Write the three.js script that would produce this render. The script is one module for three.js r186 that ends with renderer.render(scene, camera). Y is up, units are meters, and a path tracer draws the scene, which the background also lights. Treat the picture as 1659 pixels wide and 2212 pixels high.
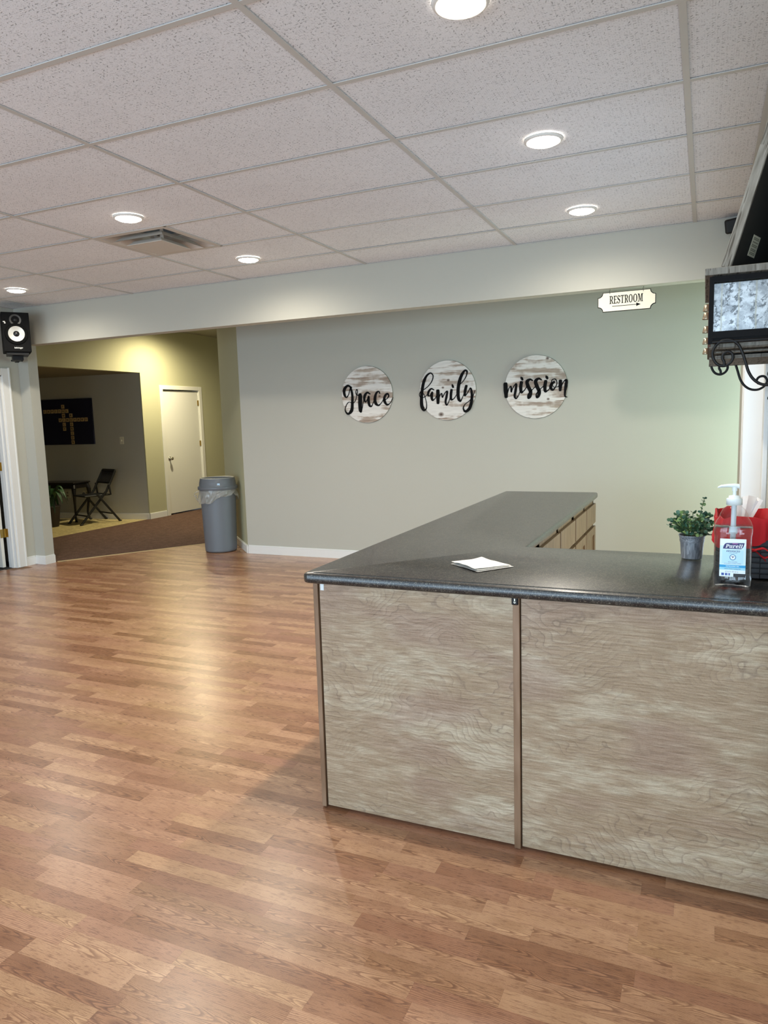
import * as THREE from 'three';
import { RoundedBoxGeometry } from 'three/addons/geometries/RoundedBoxGeometry.js';
import { mergeGeometries, mergeVertices, toCreasedNormals } from 'three/addons/utils/BufferGeometryUtils.js';
import { FontLoader } from 'three/addons/loaders/FontLoader.js';
import { TextGeometry } from 'three/addons/geometries/TextGeometry.js';
import { RectAreaLightUniformsLib } from 'three/addons/lights/RectAreaLightUniformsLib.js';

// ---------------------------------------------------------------- camera, sky, daylight, exposure
const scene = new THREE.Scene();
const camera = new THREE.PerspectiveCamera(2 * Math.atan(1106 / 1553.9) * 180 / Math.PI, 1659 / 2212, 0.05, 200);
camera.position.set(0, 1.453, 0);
camera.rotation.set(-0.12708, 0.421, -0.02998, 'YXZ');
const renderer = new THREE.WebGLRenderer({ antialias: true });
renderer.toneMapping = THREE.LinearToneMapping;
renderer.toneMappingExposure = 0.97;
renderer.shadowMap.enabled = true;
RectAreaLightUniformsLib.init();
scene.background = new THREE.Color(0.62, 0.80, 1.0);
scene.backgroundIntensity = 2.0;
const LED_COLOR = new THREE.Color(1.0, 0.92, 0.79), LED_POWER = 5.3, LED_GLOW = 22;
const HALL_COLOR = new THREE.Color(1.0, 0.89, 0.60), HALL_POWER = 24;
const DAY_COLOR = new THREE.Color(0.62, 0.82, 1.0), SHADE_COLOR = new THREE.Color(0.72, 1.0, 0.89);
function daylight(w, hgt, x, y, z, turn, power, color = DAY_COLOR) {          // sky light coming in through one window
  const l = new THREE.RectAreaLight(color, power, w, hgt);
  l.position.set(x, y, z); l.rotation.y = turn; scene.add(l);
}
daylight(2.4, 2.2, -4.9, 1.2, 2.96, 0, 6.6);              // three storefront windows behind the camera
daylight(2.4, 2.2, -2.2, 1.2, 2.96, 0, 6.6);
daylight(1.6, 2.2, 0.35, 1.2, 2.96, 0, 6.6);
daylight(1.75, 2.0, 0.40, 1.08, -4.02, Math.PI / 2, 2.4);  // glazed side door in the right wall
daylight(0.8, 1.7, 1.36, 1.15, -6.19, Math.PI / 2, 12, SHADE_COLOR);   // window at the end of the restroom passage, facing greenery

// ---------------------------------------------------------------- helpers
let seed = 7;
const rnd = () => { seed = (seed * 1664525 + 1013904223) >>> 0; return seed / 4294967296; };
const rr = (a, b) => a + (b - a) * rnd();
const lerp = (a, b, t) => a + (b - a) * t, clamp = (v, a = 0, b = 1) => Math.min(b, Math.max(a, v));
const sstep = (a, b, x) => { const t = clamp((x - a) / (b - a)); return t * t * (3 - 2 * t); };
function hash(x, y, s) { let n = Math.imul(x, 374761393) + Math.imul(y, 668265263) + Math.imul(s, 1274126177); n = Math.imul(n ^ (n >>> 13), 1103515245); return ((n ^ (n >>> 16)) >>> 0) / 4294967296; }
function noise(x, y, s = 0, px = 0, py = 0) {              // value noise, wraps with period px, py where given
  const xi = Math.floor(x), yi = Math.floor(y), fx = x - xi, fy = y - yi, u = fx * fx * (3 - 2 * fx), v = fy * fy * (3 - 2 * fy);
  const wx = (a) => px ? ((a % px) + px) % px : a, wy = (a) => py ? ((a % py) + py) % py : a;
  const a = hash(wx(xi), wy(yi), s), b = hash(wx(xi + 1), wy(yi), s), c = hash(wx(xi), wy(yi + 1), s), d = hash(wx(xi + 1), wy(yi + 1), s);
  return a + (b - a) * u + (c - a) * v + (a - b - c + d) * u * v;
}
function fbm(x, y, s, o = 4, px = 0, py = 0) { let t = 0, a = 0.5, n = 0; for (let i = 0; i < o; i++) { t += a * noise(x, y, s + i, px, py); n += a; a *= 0.5; x *= 2; y *= 2; px *= 2; py *= 2; } return t / n; }
function tex(w, h, f, { srgb = true, repeat } = {}) {      // f(u, v) -> [r, g, b] 0..255
  const d = new Uint8Array(w * h * 4);
  for (let j = 0; j < h; j++) for (let i = 0; i < w; i++) { const c = f(i / w, j / h, i, j), k = (j * w + i) * 4; d[k] = clamp(c[0], 0, 255); d[k + 1] = clamp(c[1], 0, 255); d[k + 2] = clamp(c[2], 0, 255); d[k + 3] = 255; }
  const t = new THREE.DataTexture(d, w, h); t.wrapS = t.wrapT = THREE.RepeatWrapping; t.magFilter = THREE.LinearFilter; t.minFilter = THREE.LinearMipmapLinearFilter; t.generateMipmaps = true;
  if (srgb) t.colorSpace = THREE.SRGBColorSpace; if (repeat) t.repeat.set(...repeat); t.needsUpdate = true; return t;
}
const mix3 = (a, b, t) => [lerp(a[0], b[0], t), lerp(a[1], b[1], t), lerp(a[2], b[2], t)];
const mat = (color, roughness = 0.6, extra = {}) => new THREE.MeshStandardMaterial({ color, roughness, ...extra });
const pmat = (color, roughness = 0.6, extra = {}) => new THREE.MeshPhysicalMaterial({ color, roughness, ...extra });
function mesh(name, geo, m, parent) { const o = new THREE.Mesh(geo, m); o.name = name; o.castShadow = o.receiveShadow = true; if (parent) parent.add(o); return o; }
function metreUV(g) {                                      // uv in metres by the way each face points
  const P = g.attributes.position, N = g.attributes.normal, uv = new Float32Array(P.count * 2);
  for (let i = 0; i < P.count; i++) {
    const ax = Math.abs(N.getX(i)), ay = Math.abs(N.getY(i)), az = Math.abs(N.getZ(i));
    if (ay >= ax && ay >= az) { uv[2 * i] = P.getX(i); uv[2 * i + 1] = -P.getZ(i); } else if (ax >= az) { uv[2 * i] = P.getZ(i); uv[2 * i + 1] = P.getY(i); } else { uv[2 * i] = P.getX(i); uv[2 * i + 1] = P.getY(i); }
  }
  g.setAttribute('uv', new THREE.BufferAttribute(uv, 2)); return g;
}
function bx(x0, x1, y0, y1, z0, z1, r = 0) {               // box by its limits, uv in metres
  const w = Math.abs(x1 - x0), h = Math.abs(y1 - y0), d = Math.abs(z1 - z0);
  const g = r ? new RoundedBoxGeometry(w, h, d, 2, Math.min(r, w / 2.02, h / 2.02, d / 2.02)) : new THREE.BoxGeometry(w, h, d);
  g.translate((x0 + x1) / 2, (y0 + y1) / 2, (z0 + z1) / 2); return metreUV(g);
}
const join = (list) => mergeGeometries(list.map((g) => { const q = g.index ? g.toNonIndexed() : g.clone(); for (const k of Object.keys(q.attributes)) if (!['position', 'normal', 'uv'].includes(k)) q.deleteAttribute(k); if (!q.attributes.uv) q.setAttribute('uv', new THREE.BufferAttribute(new Float32Array(q.attributes.position.count * 2), 2)); return q; }));
const lathe = (pts, n = 40) => new THREE.LatheGeometry(pts.map(([r, y]) => new THREE.Vector2(r, y)), n);
const V = (x, y, z) => new THREE.Vector3(x, y, z);
const tube = (pts, r, n = 40, k = 10, closed = false) => new THREE.TubeGeometry(new THREE.CatmullRomCurve3(pts.map((p) => V(...p)), closed, 'centripetal'), n, r, k, closed);
function rod(a, b, r, k = 12, r2 = r) { const A = V(...a), B = V(...b), g = new THREE.CylinderGeometry(r2, r, A.distanceTo(B), k); g.translate(0, A.distanceTo(B) / 2, 0); g.applyQuaternion(new THREE.Quaternion().setFromUnitVectors(V(0, 1, 0), B.clone().sub(A).normalize())); g.translate(A.x, A.y, A.z); return g; }
function bar(a, b, w, t) { const A = V(...a), B = V(...b), L = A.distanceTo(B), g = new RoundedBoxGeometry(w, L, t, 2, Math.min(w, t) * 0.3); g.translate(0, L / 2, 0); g.applyQuaternion(new THREE.Quaternion().setFromUnitVectors(V(0, 1, 0), B.clone().sub(A).normalize())); g.translate(A.x, A.y, A.z); return g; }
const taken = {};
function numbered(n) { if (!(n in taken)) { taken[n] = 0; return n; } taken[n]++; return n + '_' + String(taken[n]).padStart(3, '0'); }
function tag(o, label, category, group) { o.userData.label = label; o.userData.category = category; if (group) o.userData.group = group; return o; }
function thing(name, label, category, [x, y, z] = [0, 0, 0], turn = 0, group) { const o = new THREE.Group(); o.name = numbered(name); o.position.set(x, y, z); o.rotation.y = turn; scene.add(o); return tag(o, label, category, group); }
function struct(name, geo, m, label) { const o = mesh(name, geo, m, scene); o.userData.kind = 'structure'; if (label) o.userData.label = label; return o; }
function sgroup(name, label) { const o = new THREE.Group(); o.name = name; o.userData.kind = 'structure'; if (label) o.userData.label = label; scene.add(o); return o; }
const fontSerif = await new FontLoader().loadAsync('fonts/droid/droid_serif_regular.typeface.json');
const fontSerifBold = await new FontLoader().loadAsync('fonts/droid/droid_serif_bold.typeface.json');
const fontBold = await new FontLoader().loadAsync('fonts/droid/droid_sans_bold.typeface.json');
function textGeo(str, font, size, depth, width) { const g = new TextGeometry(str, { font, size, depth, curveSegments: 4, bevelEnabled: false }); g.computeBoundingBox(); const b = g.boundingBox; g.translate(-(b.min.x + b.max.x) / 2, -(b.min.y + b.max.y) / 2, 0); if (width) g.scale(width / (b.max.x - b.min.x), 1, 1); return g; }

// ---------------------------------------------------------------- shared materials
const peel = tex(256, 256, (u, v) => { const n = fbm(u * 64, v * 64, 3, 3, 64, 64) * 255; return [n, n, n]; }, { srgb: false, repeat: [2.5, 2.5] });
const wallPaint = mat('#bbb9ad', 0.75, { bumpMap: peel, bumpScale: 0.0002 });
const hallPaint = mat('#b9b695', 0.75, { bumpMap: peel, bumpScale: 0.0002 });
const trimWhite = mat('#e9e8e4', 0.38);
const doorWhite = mat('#e6e4da', 0.45);
const blackMetal = mat('#0a0a0c', 0.5, { metalness: 0.3 });
const brass = mat('#b79a55', 0.28, { metalness: 0.95 });
const chrome = mat('#b9b5a8', 0.25, { metalness: 0.95 });
const blackPaint = pmat('#08080a', 0.65, { specularIntensity: 0.35 });
const glassPane = pmat('#ffffff', 0.02, { transmission: 1, thickness: 0, ior: 1.5 });

// ---------------------------------------------------------------- geometry of the place (metres)
const XR = 0.215, XL = -6.69, ZB = -5.546, ZB2 = -5.666, ZBACK = -6.72, XH = -8.025, CEIL = 2.725, BEAM = 2.345, TOP = 3.12;

// ---------------------------------------------------------------- floor: oak strips in rows along x
const STRIP = 0.0635;
const oakAtlas = (() => {
  const W = 2048, H = 2048, rows = 16, cols = 2, kinds = [];
  for (let i = 0; i < rows * cols; i++) { const tone = rr(0, 1); kinds.push({ tone, type: rnd() < 0.55 ? 1 : 0, wc: rr(0.2, 0.8), dir: rnd() < 0.5 ? -1 : 1, k: rr(7, 12), s: 100 + i * 11, fr: rr(5, 9), pink: rr(-1, 1), tip: rr(-0.1, 0.55) }); }
  const t = tex(W, H, (u, v) => {
    const c = Math.min(1, Math.floor(u * 2)), r = Math.floor(v * rows), K = kinds[r * cols + c], a = u * 2 - c, b = v * rows - r; // a along 0.41 m, b across
    const L = a * 6.8, warp = fbm(L * 0.55, b * 1.3, K.s, 2) - 0.5, fine = fbm(L * 2.5, b * 7, K.s + 3, 2) - 0.5;
    let f;
    if (K.type) { const along = (K.dir > 0 ? a : 1 - a) - K.tip, w = b - K.wc + warp * 0.35; f = K.k * along * 0.75 - w * w * K.k * 4.2 + warp * 1.6 + fine * 0.30; }
    else f = b * K.fr * 2.4 + warp * 3.0 + a * 0.4 + fine * 0.25;
    const s = f - Math.floor(f), line = sstep(0.30, 0.84, s) * (1 - sstep(0.88, 1.0, s));
    const ray = noise(L * 30, b * 130, K.s + 7), pore = sstep(0.52, 0.85, noise(L * 2.6, b * 34, K.s + 9) * 0.7 + noise(L * 8, b * 70, K.s + 11) * 0.3);
    const base = mix3([212, 166, 126], [170, 118, 84], K.tone), late = mix3([144, 98, 70], [108, 68, 48], K.tone);
    let col = mix3(base, late, line * (K.type ? 0.85 : 0.6) * (0.6 + 0.4 * noise(L * 1.5, b * 4, K.s + 15)));
    col = mix3(col, late, pore * 0.6);
    const g = (ray - 0.5) * 14 + (fbm(L * 0.7, b * 1.2, K.s + 20, 2) - 0.5) * 22;
    return [col[0] + g + K.pink * 2, col[1] + g, col[2] + g + K.pink * 4];
  });
  t.anisotropy = 8; return t;
})();
const oakRelief = tex(512, 512, (u, v) => { const n = 150 + 90 * (fbm(u * 16, v * 128, 61, 3, 16, 128) - 0.5); return [n, n, n]; }, { srgb: false });
const oak = pmat('#ffffff', 0.34, { map: oakAtlas, bumpMap: oakRelief, bumpScale: 0.0002, clearcoat: 0.6, clearcoatRoughness: 0.27 });
const floorBase = struct('floor', bx(XL - 2.8, 1.72, -0.06, -0.004, -7.9, 3.12), mat('#8a6a50', 0.7), 'oak laminate strip floor of the lobby');
{
  const LEN = [0.37, 0.41, 0.45], geos = [];
  for (let k = 0; k < 32; k++) for (let l = 0; l < 3; l++) {
    const L = LEN[l] - 0.0002, g = new THREE.BoxGeometry(L, 0.006, STRIP - 0.0002), P = g.attributes.position, uv = g.attributes.uv, r = Math.floor(k / 2), c = k % 2;
    for (let i = 0; i < P.count; i++) { const a = (P.getX(i) / L + 0.5), b = (P.getZ(i) / STRIP + 0.5); uv.setXY(i, (c + 0.006 + a * 0.988) / 2, (r + 0.03 + b * 0.94) / 16); }
    g.translate(0, -0.003, 0); geos.push(g);
  }
  // where the laminate lies: lobby, up to the carpet line and the back wall
  const inside = (x, z) => {
    if (x < XL - 0.02 || x > 1.6 || z > 3 || z < ZBACK) return x < -4.7 && z > -7.4 && z <= ZBACK && x - z < 1.99 && carpetSide(x, z);
    if (z < ZB2) return x > -6.52 && carpetSide(x, z);
    if (z < -1.83 && x > XR + 0.2) return false;
    return true;
  };
  const carpetSide = (x, z) => { const t = (z + 5.696) / (-7.405 + 5.696); return x + 0.24 > lerp(-6.547, -5.418, t); };
  const fwd = V(-Math.sin(0.421), 0, -Math.cos(0.421)), list = [];
  let row = 0;
  for (let z = 3; z > -7.4; z -= STRIP, row++) {
    let x = -6.75 - rnd() * 0.4;
    while (x < 1.7) {
      const l = Math.floor(rnd() * 3), L = LEN[l], xc = x + L / 2, zc = z - STRIP / 2, k = Math.floor(rnd() * 32);
      x += L;
      if (!inside(xc, zc)) continue;
      const p = V(xc, -1.453, zc), d = p.dot(V(fwd.x * 0.992, -0.127, fwd.z * 0.992));
      const right = p.x * Math.cos(0.421) + p.z * -Math.sin(0.421) , seen = d > 0.4 && Math.abs(right / d) < 0.62 && (-p.y / d) < 1.0 && !(xc > -1.3 && zc < -2.25 && zc > -6.0);
      list.push({ xc, zc, k: k * 3 + l, d: seen ? d : 1e3 + p.length(), flip: rnd() < 0.5 });
    }
  }
  list.sort((a, b) => a.d - b.d);
  const rest = [];
  list.forEach((s, i) => {
    if (i < 300) { const o = mesh('plank', geos[s.k], oak, floorBase); o.position.set(s.xc, 0, s.zc); if (s.flip) o.rotation.y = Math.PI; }
    else { const g = geos[s.k].clone(); if (s.flip) g.rotateY(Math.PI); g.translate(s.xc, 0, s.zc); rest.push(g); }
  });
  const o = mesh('plank_field', mergeGeometries(rest), oak, floorBase); o.userData.kind = 'stuff';
}
// hall carpet, alcove vinyl, dark floor beyond the left door, ground outside
const carpetTex = tex(512, 512, (u, v) => { const n = (noise(u * 256, v * 256, 5, 256, 256) - 0.5) * 46 + (fbm(u * 24, v * 24, 6, 3, 24, 24) - 0.5) * 30; return [92 + n, 66 + n * 0.9, 54 + n * 0.85]; });
const carpetMat = mat('#ffffff', 0.98, { map: carpetTex, bumpMap: carpetTex, bumpScale: 0.002 });
{
  const s = new THREE.Shape([[-6.547, 5.696], [-5.418, 7.405], [-5.6, 7.85], [-5.6, 12], [-8.06, 12], [-8.06, 5.62], [-6.6, 5.62]].map(([x, y]) => new THREE.Vector2(x, y)));
  const g = new THREE.ExtrudeGeometry(s, { depth: 0.012, bevelEnabled: false }); g.rotateX(-Math.PI / 2); g.translate(0, -0.010, 0);
  const c = struct('floor_carpet', metreUV(g), carpetMat, 'brown carpet of the hall');
  const q = new THREE.Shape([[-6.555, 5.702], [-6.537, 5.692], [-5.412, 7.40], [-5.430, 7.412]].map(([x, y]) => new THREE.Vector2(x, y))), e = new THREE.ExtrudeGeometry(q, { depth: 0.007, bevelEnabled: false }); e.rotateX(-Math.PI / 2); e.translate(0, -0.002, 0);
  mesh('threshold_strip', e, mat('#c9b184', 0.4), c);
}
const vinyl = tex(512, 512, (u, v) => { const n = (fbm(u * 20, v * 20, 31, 4, 20, 20) - 0.5) * 70 + (fbm(u * 3, v * 40, 33, 3, 3, 40) - 0.5) * 40; const j = (u < 0.012 || v < 0.012) ? -30 : 0; return [190 + n + j, 172 + n + j, 120 + n * 0.8 + j]; }, { repeat: [2, 2] });
struct('floor_alcove', bx(-12.3, -8.03, -0.05, 0.0, -9.3, -5.6), mat('#ffffff', 0.45, { map: vinyl }), 'pale mottled vinyl floor of the alcove');
struct('floor_subfloor', bx(-13, 3.2, -0.2, -0.07, -12.4, 3.2), mat('#55504a', 0.9));
struct('ground', bx(-40, 40, -0.4, -0.25, -40, 40), mat('#8b8d8c', 0.95));

// ---------------------------------------------------------------- walls
struct('wall_left', join([bx(XL - 0.12, XL, 0, TOP, -4.42, 3.12), bx(XL - 0.12, XL, 2.04, TOP, -5.32, -4.42), bx(XL - 0.12, XL, 0, TOP, ZB, -5.32)]), wallPaint);
struct('wall_stub', bx(-12.3, -6.545, 0, TOP, ZB2, ZB), wallPaint);
struct('wall_beam', bx(-6.545, XR + 0.14, BEAM, TOP, ZB2, ZB), wallPaint, 'long grey soffit beam across the room');
struct('wall_back', bx(-4.714, 3.12, 0, TOP, ZBACK - 0.12, ZBACK), wallPaint);
{
  const L = Math.hypot(0.996, 0.996), g = bx(-L, 0, 0, TOP, -0.12, 0); g.rotateY(-Math.PI / 4); g.translate(-4.714, 0, ZBACK);
  struct('wall_angled', g, hallPaint);
}
struct('wall_hall_right', bx(-5.71, -5.59, 0, TOP, -12, -7.75), hallPaint);
struct('wall_hall_end', bx(-8.3, -5.5, 0, TOP, -12.12, -12), hallPaint);
struct('wall_hall', join([bx(XH - 0.12, XH, 0, TOP, -9.30, -8.83), bx(XH - 0.12, XH, 2.065, TOP, -10.23, -9.30), bx(XH - 0.12, XH, 0, TOP, -12, -10.23), bx(XH - 0.12, XH, 2.293, TOP, -8.83, ZB2)]), hallPaint);
struct('wall_hall_closet', join([bx(-9.4, -9.28, 0, TOP, -10.6, -8.8), bx(-9.28, XH - 0.12, 0, TOP, -10.6, -10.48), bx(-9.28, XH - 0.12, 0, TOP, -9.06, -8.96)]), hallPaint);
{
  const g = bx(-4.3, 0, 0, 2.45, -0.12, 0); g.rotateY(0.125); g.translate(XH - 0.02, 0, -8.83); struct('wall_alcove', g, wallPaint);
  struct('wall_alcove_side', bx(-12.3, -12.18, 0, 2.5, -9.4, -5.6), wallPaint);
}
// right wall: glazed side door between z -4.95 and -3.10, steps out in front of the counter
struct('wall_right', join([bx(XR, XR + 0.135, 0, TOP, -3.10, -1.83), bx(XR, XR + 0.135, 2.15, TOP, -4.95, -3.10), bx(XR, XR + 0.135, 0, TOP, ZB2, -4.95), bx(XR + 0.135, 1.72, 0, TOP, -1.95, -1.83), bx(1.6, 1.72, 0, TOP, -1.83, 3.12), bx(XR + 0.135, 3.12, 0, TOP, ZB2, ZB), bx(1.30, 1.42, 0, 0.3, ZBACK, ZB2), bx(1.30, 1.42, 2.0, TOP, ZBACK, ZB2), bx(1.30, 1.42, 0.3, 2.0, ZBACK, -6.60), bx(1.30, 1.42, 0.3, 2.0, -5.78, ZB2)]), wallPaint);
struct('wall_front', join([bx(-6.8, 1.72, 0, 0.08, 3, 3.12), bx(-6.8, 1.72, 2.35, TOP, 3, 3.12), bx(-6.8, -6.15, 0.08, 2.35, 3, 3.12), bx(-3.65, -3.45, 0.08, 2.35, 3, 3.12), bx(-0.95, -0.5, 0.08, 2.35, 3, 3.12), bx(1.2, 1.72, 0.08, 2.35, 3, 3.12)]), wallPaint);
[[-6.15, -3.65], [-3.45, -0.95], [-0.5, 1.2]].forEach(([a, b], i) => {
  const w = sgroup('window_' + (i + 1), 'tall storefront window behind the viewer');
  mesh('window_frame', join([bx(a, b, 0.08, 0.14, 3.02, 3.10), bx(a, b, 2.29, 2.35, 3.02, 3.10), bx(a, a + 0.05, 0.14, 2.29, 3.02, 3.10), bx(b - 0.05, b, 0.14, 2.29, 3.02, 3.10)]), trimWhite, w);
  mesh('pane', bx(a + 0.05, b - 0.05, 0.14, 2.29, 3.058, 3.062), glassPane, w);
});
{
  const w = sgroup('window_4', 'window at the end of the restroom passage');
  mesh('window_frame', join([bx(1.33, 1.40, 0.3, 0.35, -6.60, -5.78), bx(1.33, 1.40, 1.95, 2.0, -6.60, -5.78), bx(1.33, 1.40, 0.35, 1.95, -6.60, -6.56), bx(1.33, 1.40, 0.35, 1.95, -5.82, -5.78)]), trimWhite, w);
  mesh('pane', bx(1.388, 1.392, 0.35, 1.95, -6.56, -5.82), glassPane, w);
}
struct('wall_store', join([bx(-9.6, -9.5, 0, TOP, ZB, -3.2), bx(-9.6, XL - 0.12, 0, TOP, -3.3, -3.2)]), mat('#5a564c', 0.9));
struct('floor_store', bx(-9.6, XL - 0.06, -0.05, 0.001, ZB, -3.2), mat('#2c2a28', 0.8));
struct('roof', bx(-13, 3.3, TOP, TOP + 0.15, -12.4, 3.3), mat('#8f8d88', 0.9));

// ---------------------------------------------------------------- side door frame in the right wall
{
  const d = sgroup('door_3', 'white jamb and glass of the side door by the counter');
  mesh('jamb', join([bx(XR - 0.004, XR + 0.137, 0, 2.15, -4.95, -4.93), bx(XR - 0.004, XR + 0.137, 0, 2.15, -3.12, -3.10), bx(XR - 0.004, XR + 0.137, 2.13, 2.15, -4.93, -3.12)]), trimWhite, d);
  mesh('casing', join([bx(XR - 0.008, XR, 0, 2.22, -5.00, -4.945, 0.003), bx(XR - 0.018, XR, 0, 2.22, -3.105, -3.03, 0.004), bx(XR - 0.018, XR, 2.145, 2.22, -4.945, -3.105, 0.004), bx(XR - 0.012, XR, 0, 2.225, -5.012, -4.998, 0.003)]), trimWhite, d);
  mesh('door_frame', join([bx(XR + 0.125, XR + 0.165, 0, 2.13, -4.93, -4.80), bx(XR + 0.125, XR + 0.165, 0, 2.13, -3.25, -3.12), bx(XR + 0.125, XR + 0.165, 0, 0.2, -4.8, -3.25), bx(XR + 0.125, XR + 0.165, 2.0, 2.13, -4.8, -3.25)]), trimWhite, d);
  mesh('pane', bx(XR + 0.143, XR + 0.147, 0.2, 2.0, -4.8, -3.25), glassPane, d);
}

// ---------------------------------------------------------------- baseboards
const BB = 0.095, BT = 0.014;
const skirting = (x0, x1, z0, z1) => { const g = [bx(x0, x1, 0, BB - 0.012, z0, z1)]; const s = 0.005; const wide = Math.abs(x1 - x0) > Math.abs(z1 - z0); g.push(wide ? bx(x0, x1, BB - 0.012, BB, z0, z0 + (z1 - z0) * 0.6, 0.003) : bx(x0, x0 + (x1 - x0) * 0.6, BB - 0.012, BB, z0, z1, 0.003)); return join(g); };
struct('baseboard_back', skirting(-4.70, 3.0, ZBACK, ZBACK + BT), trimWhite);
{ const g = skirting(-1.40, 0.006, 0, BT); g.rotateY(-Math.PI / 4); g.translate(-4.714, 0, ZBACK); struct('baseboard_angled', g, trimWhite); }
struct('baseboard_stub', skirting(XL, -6.545 + BT, ZB, ZB + BT), trimWhite);
struct('baseboard_jamb', skirting(-6.545, -6.545 + BT, ZB2, ZB), trimWhite);
struct('baseboard_left', join([skirting(XL, XL + BT, ZB + BT, -5.41), skirting(XL, XL + BT, -4.33, 3)]), trimWhite);
struct('baseboard_hall', join([skirting(XH, XH + BT, -9.22, -8.83), skirting(XH, XH + BT, -12, -10.31)]), trimWhite);
{ const g = skirting(-4.2, 0.01, 0, BT); g.rotateY(0.125); g.translate(XH - 0.02, 0, -8.83); struct('baseboard_alcove', g, trimWhite); }

// ---------------------------------------------------------------- suspended ceiling: tiles in a grid of tees
const DX = 1.2385, DZ = 0.6096, XE = -0.099, ZR = -2.007;
const tileTex = (sd) => tex(1024, 512, (u, v) => {
  const warp = (fbm(u * 30, v * 15, sd, 2) - 0.5) * 0.6;
  const a = 0.7, x = u * 122, y = v * 61;                  // cells of 1 cm
  let dk = 0;
  for (let k = 0; k < 2; k++) {
    const sc = k ? 1.25 : 0.62, X = x * sc, Y = y * sc, ci = Math.floor(X), cj = Math.floor(Y);
    const hsh = hash(ci, cj, sd + 40 + k); if (hsh < (k ? 0.42 : 0.34)) {
      const ang = (hash(ci, cj, sd + 41) - 0.5) * 2.6 + 0.4, ox = X - ci - 0.5, oy = Y - cj - 0.5, p = ox * Math.cos(ang) + oy * Math.sin(ang), q = -ox * Math.sin(ang) + oy * Math.cos(ang);
      const len = 0.14 + 0.32 * hash(ci, cj, sd + 42), wid = 0.075 + 0.06 * hash(ci, cj, sd + 43);
      if (Math.abs(p) < len && Math.abs(q + warp * 0.15) < wid * (1 - (p / len) ** 2 * 0.6)) dk = Math.max(dk, 0.35 + 0.5 * hsh);
    }
  }
  const gr = (noise(u * 512, v * 256, sd + 50) - 0.5) * 16 + (fbm(u * 4, v * 2, sd + 52, 3) - 0.5) * 8;
  const c = 234 + gr - dk * 140; return [c - 1, c, c + 3];
});
const tileMats = [11, 12, 13].map((s) => { const t = tileTex(s * 17); return mat('#ffffff', 0.95, { map: t, bumpMap: t, bumpScale: 0.0012 }); });
const tee = mat('#c6c4bf', 0.5);
const ceilingG = sgroup('ceiling', 'suspended ceiling of fissured tiles in a metal grid');
mesh('ceiling_plenum', bx(XL - 0.1, 1.7, 3.05, 3.1, ZB2, 3.1), mat('#77736c', 0.9), ceilingG);
const VENT = [-3.808, -3.208, -4.440, -3.842];
{
  const tileGeo = (w, d) => { const g = new THREE.BoxGeometry(w, 0.016, d), P = g.attributes.position, uv = g.attributes.uv; for (let i = 0; i < P.count; i++) uv.setXY(i, (P.getX(i) + w / 2) / DX, (P.getZ(i) + d / 2) / DZ); return g; };
  const cache = {};
  const gx = []; for (let k = -2; k < 7; k++) gx.push(XE - k * DX);
  const gz = []; for (let j = -9; j < 7; j++) gz.push(ZR - j * DZ);
  const put = (x0, x1, z0, z1) => {
    const w = +(x1 - x0 - 0.004).toFixed(4), d = +(z1 - z0 - 0.004).toFixed(4); if (w < 0.03 || d < 0.03) return;
    const key = w + '_' + d; cache[key] ??= tileGeo(w, d);
    const o = mesh('ceiling_tile', cache[key], tileMats[Math.floor(rnd() * 3)], ceilingG); o.position.set((x0 + x1) / 2, CEIL + 0.0125 + rr(0, 0.0015), (z0 + z1) / 2); if (rnd() < 0.5) o.rotation.y = Math.PI;
  };
  for (let i = 0; i + 1 < gx.length; i++) for (let j = 0; j + 1 < gz.length; j++) {
    let x1 = gx[i], x0 = gx[i + 1], z1 = gz[j], z0 = gz[j + 1];
    const xmax = (z0 + z1) / 2 < -1.83 ? XR : 1.6;
    x1 = Math.min(x1, xmax); x0 = Math.max(x0, XL); z0 = Math.max(z0, ZB); z1 = Math.min(z1, 3); if (x1 <= x0 || z1 <= z0) continue;
    if (i === 4 && j === 12 && Math.abs(x0 + 3.814) < 0.01) { put(-3.2, x1, z0, z1); continue; }   // the 2 by 2 ft air diffuser takes half of this tile
    put(x0, x1, z0, z1);
  }
  const FW = 0.012;
  for (const x of gx) if (x > XL && x < 1.6) { const zs = x > XR ? -1.83 : ZB; const o = mesh('main_tee', join([bx(x - FW, x + FW, CEIL - 0.0005, CEIL + 0.0035, zs, 3), bx(x - 0.001, x + 0.001, CEIL, CEIL + 0.03, zs, 3)]), tee, ceilingG); }
  for (const z of gz) if (z > ZB && z < 3) mesh('cross_tee', bx(XL, z < -1.83 ? XR : 1.6, CEIL, CEIL + 0.003, z - FW, z + FW), tee, ceilingG);
  mesh('cross_tee', bx(-3.212, -3.190, CEIL, CEIL + 0.003, ZR - 4 * DZ, ZR - 3 * DZ), tee, ceilingG);
  mesh('wall_angle', join([bx(XR - 0.022, XR, CEIL - 0.001, CEIL + 0.002, ZB, -1.83), bx(XL, XR, CEIL - 0.001, CEIL + 0.002, ZB, ZB + 0.008), bx(XL, XL + 0.022, CEIL - 0.001, CEIL + 0.002, ZB, 3)]), tee, ceilingG);
}
struct('ceiling_hall', bx(XH, 3, 3.0, 3.04, -12, ZB2), mat('#b7b29c', 0.9, { map: tileTex(400) }));
struct('ceiling_alcove', bx(-12.2, XH - 0.12, 2.293, 2.33, -9.3, ZB2), mat('#8d8470', 0.9));
struct('ceiling_store', bx(-9.6, XL - 0.12, 2.6, 2.64, ZB, -3.2), mat('#8d8470', 0.9));

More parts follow.
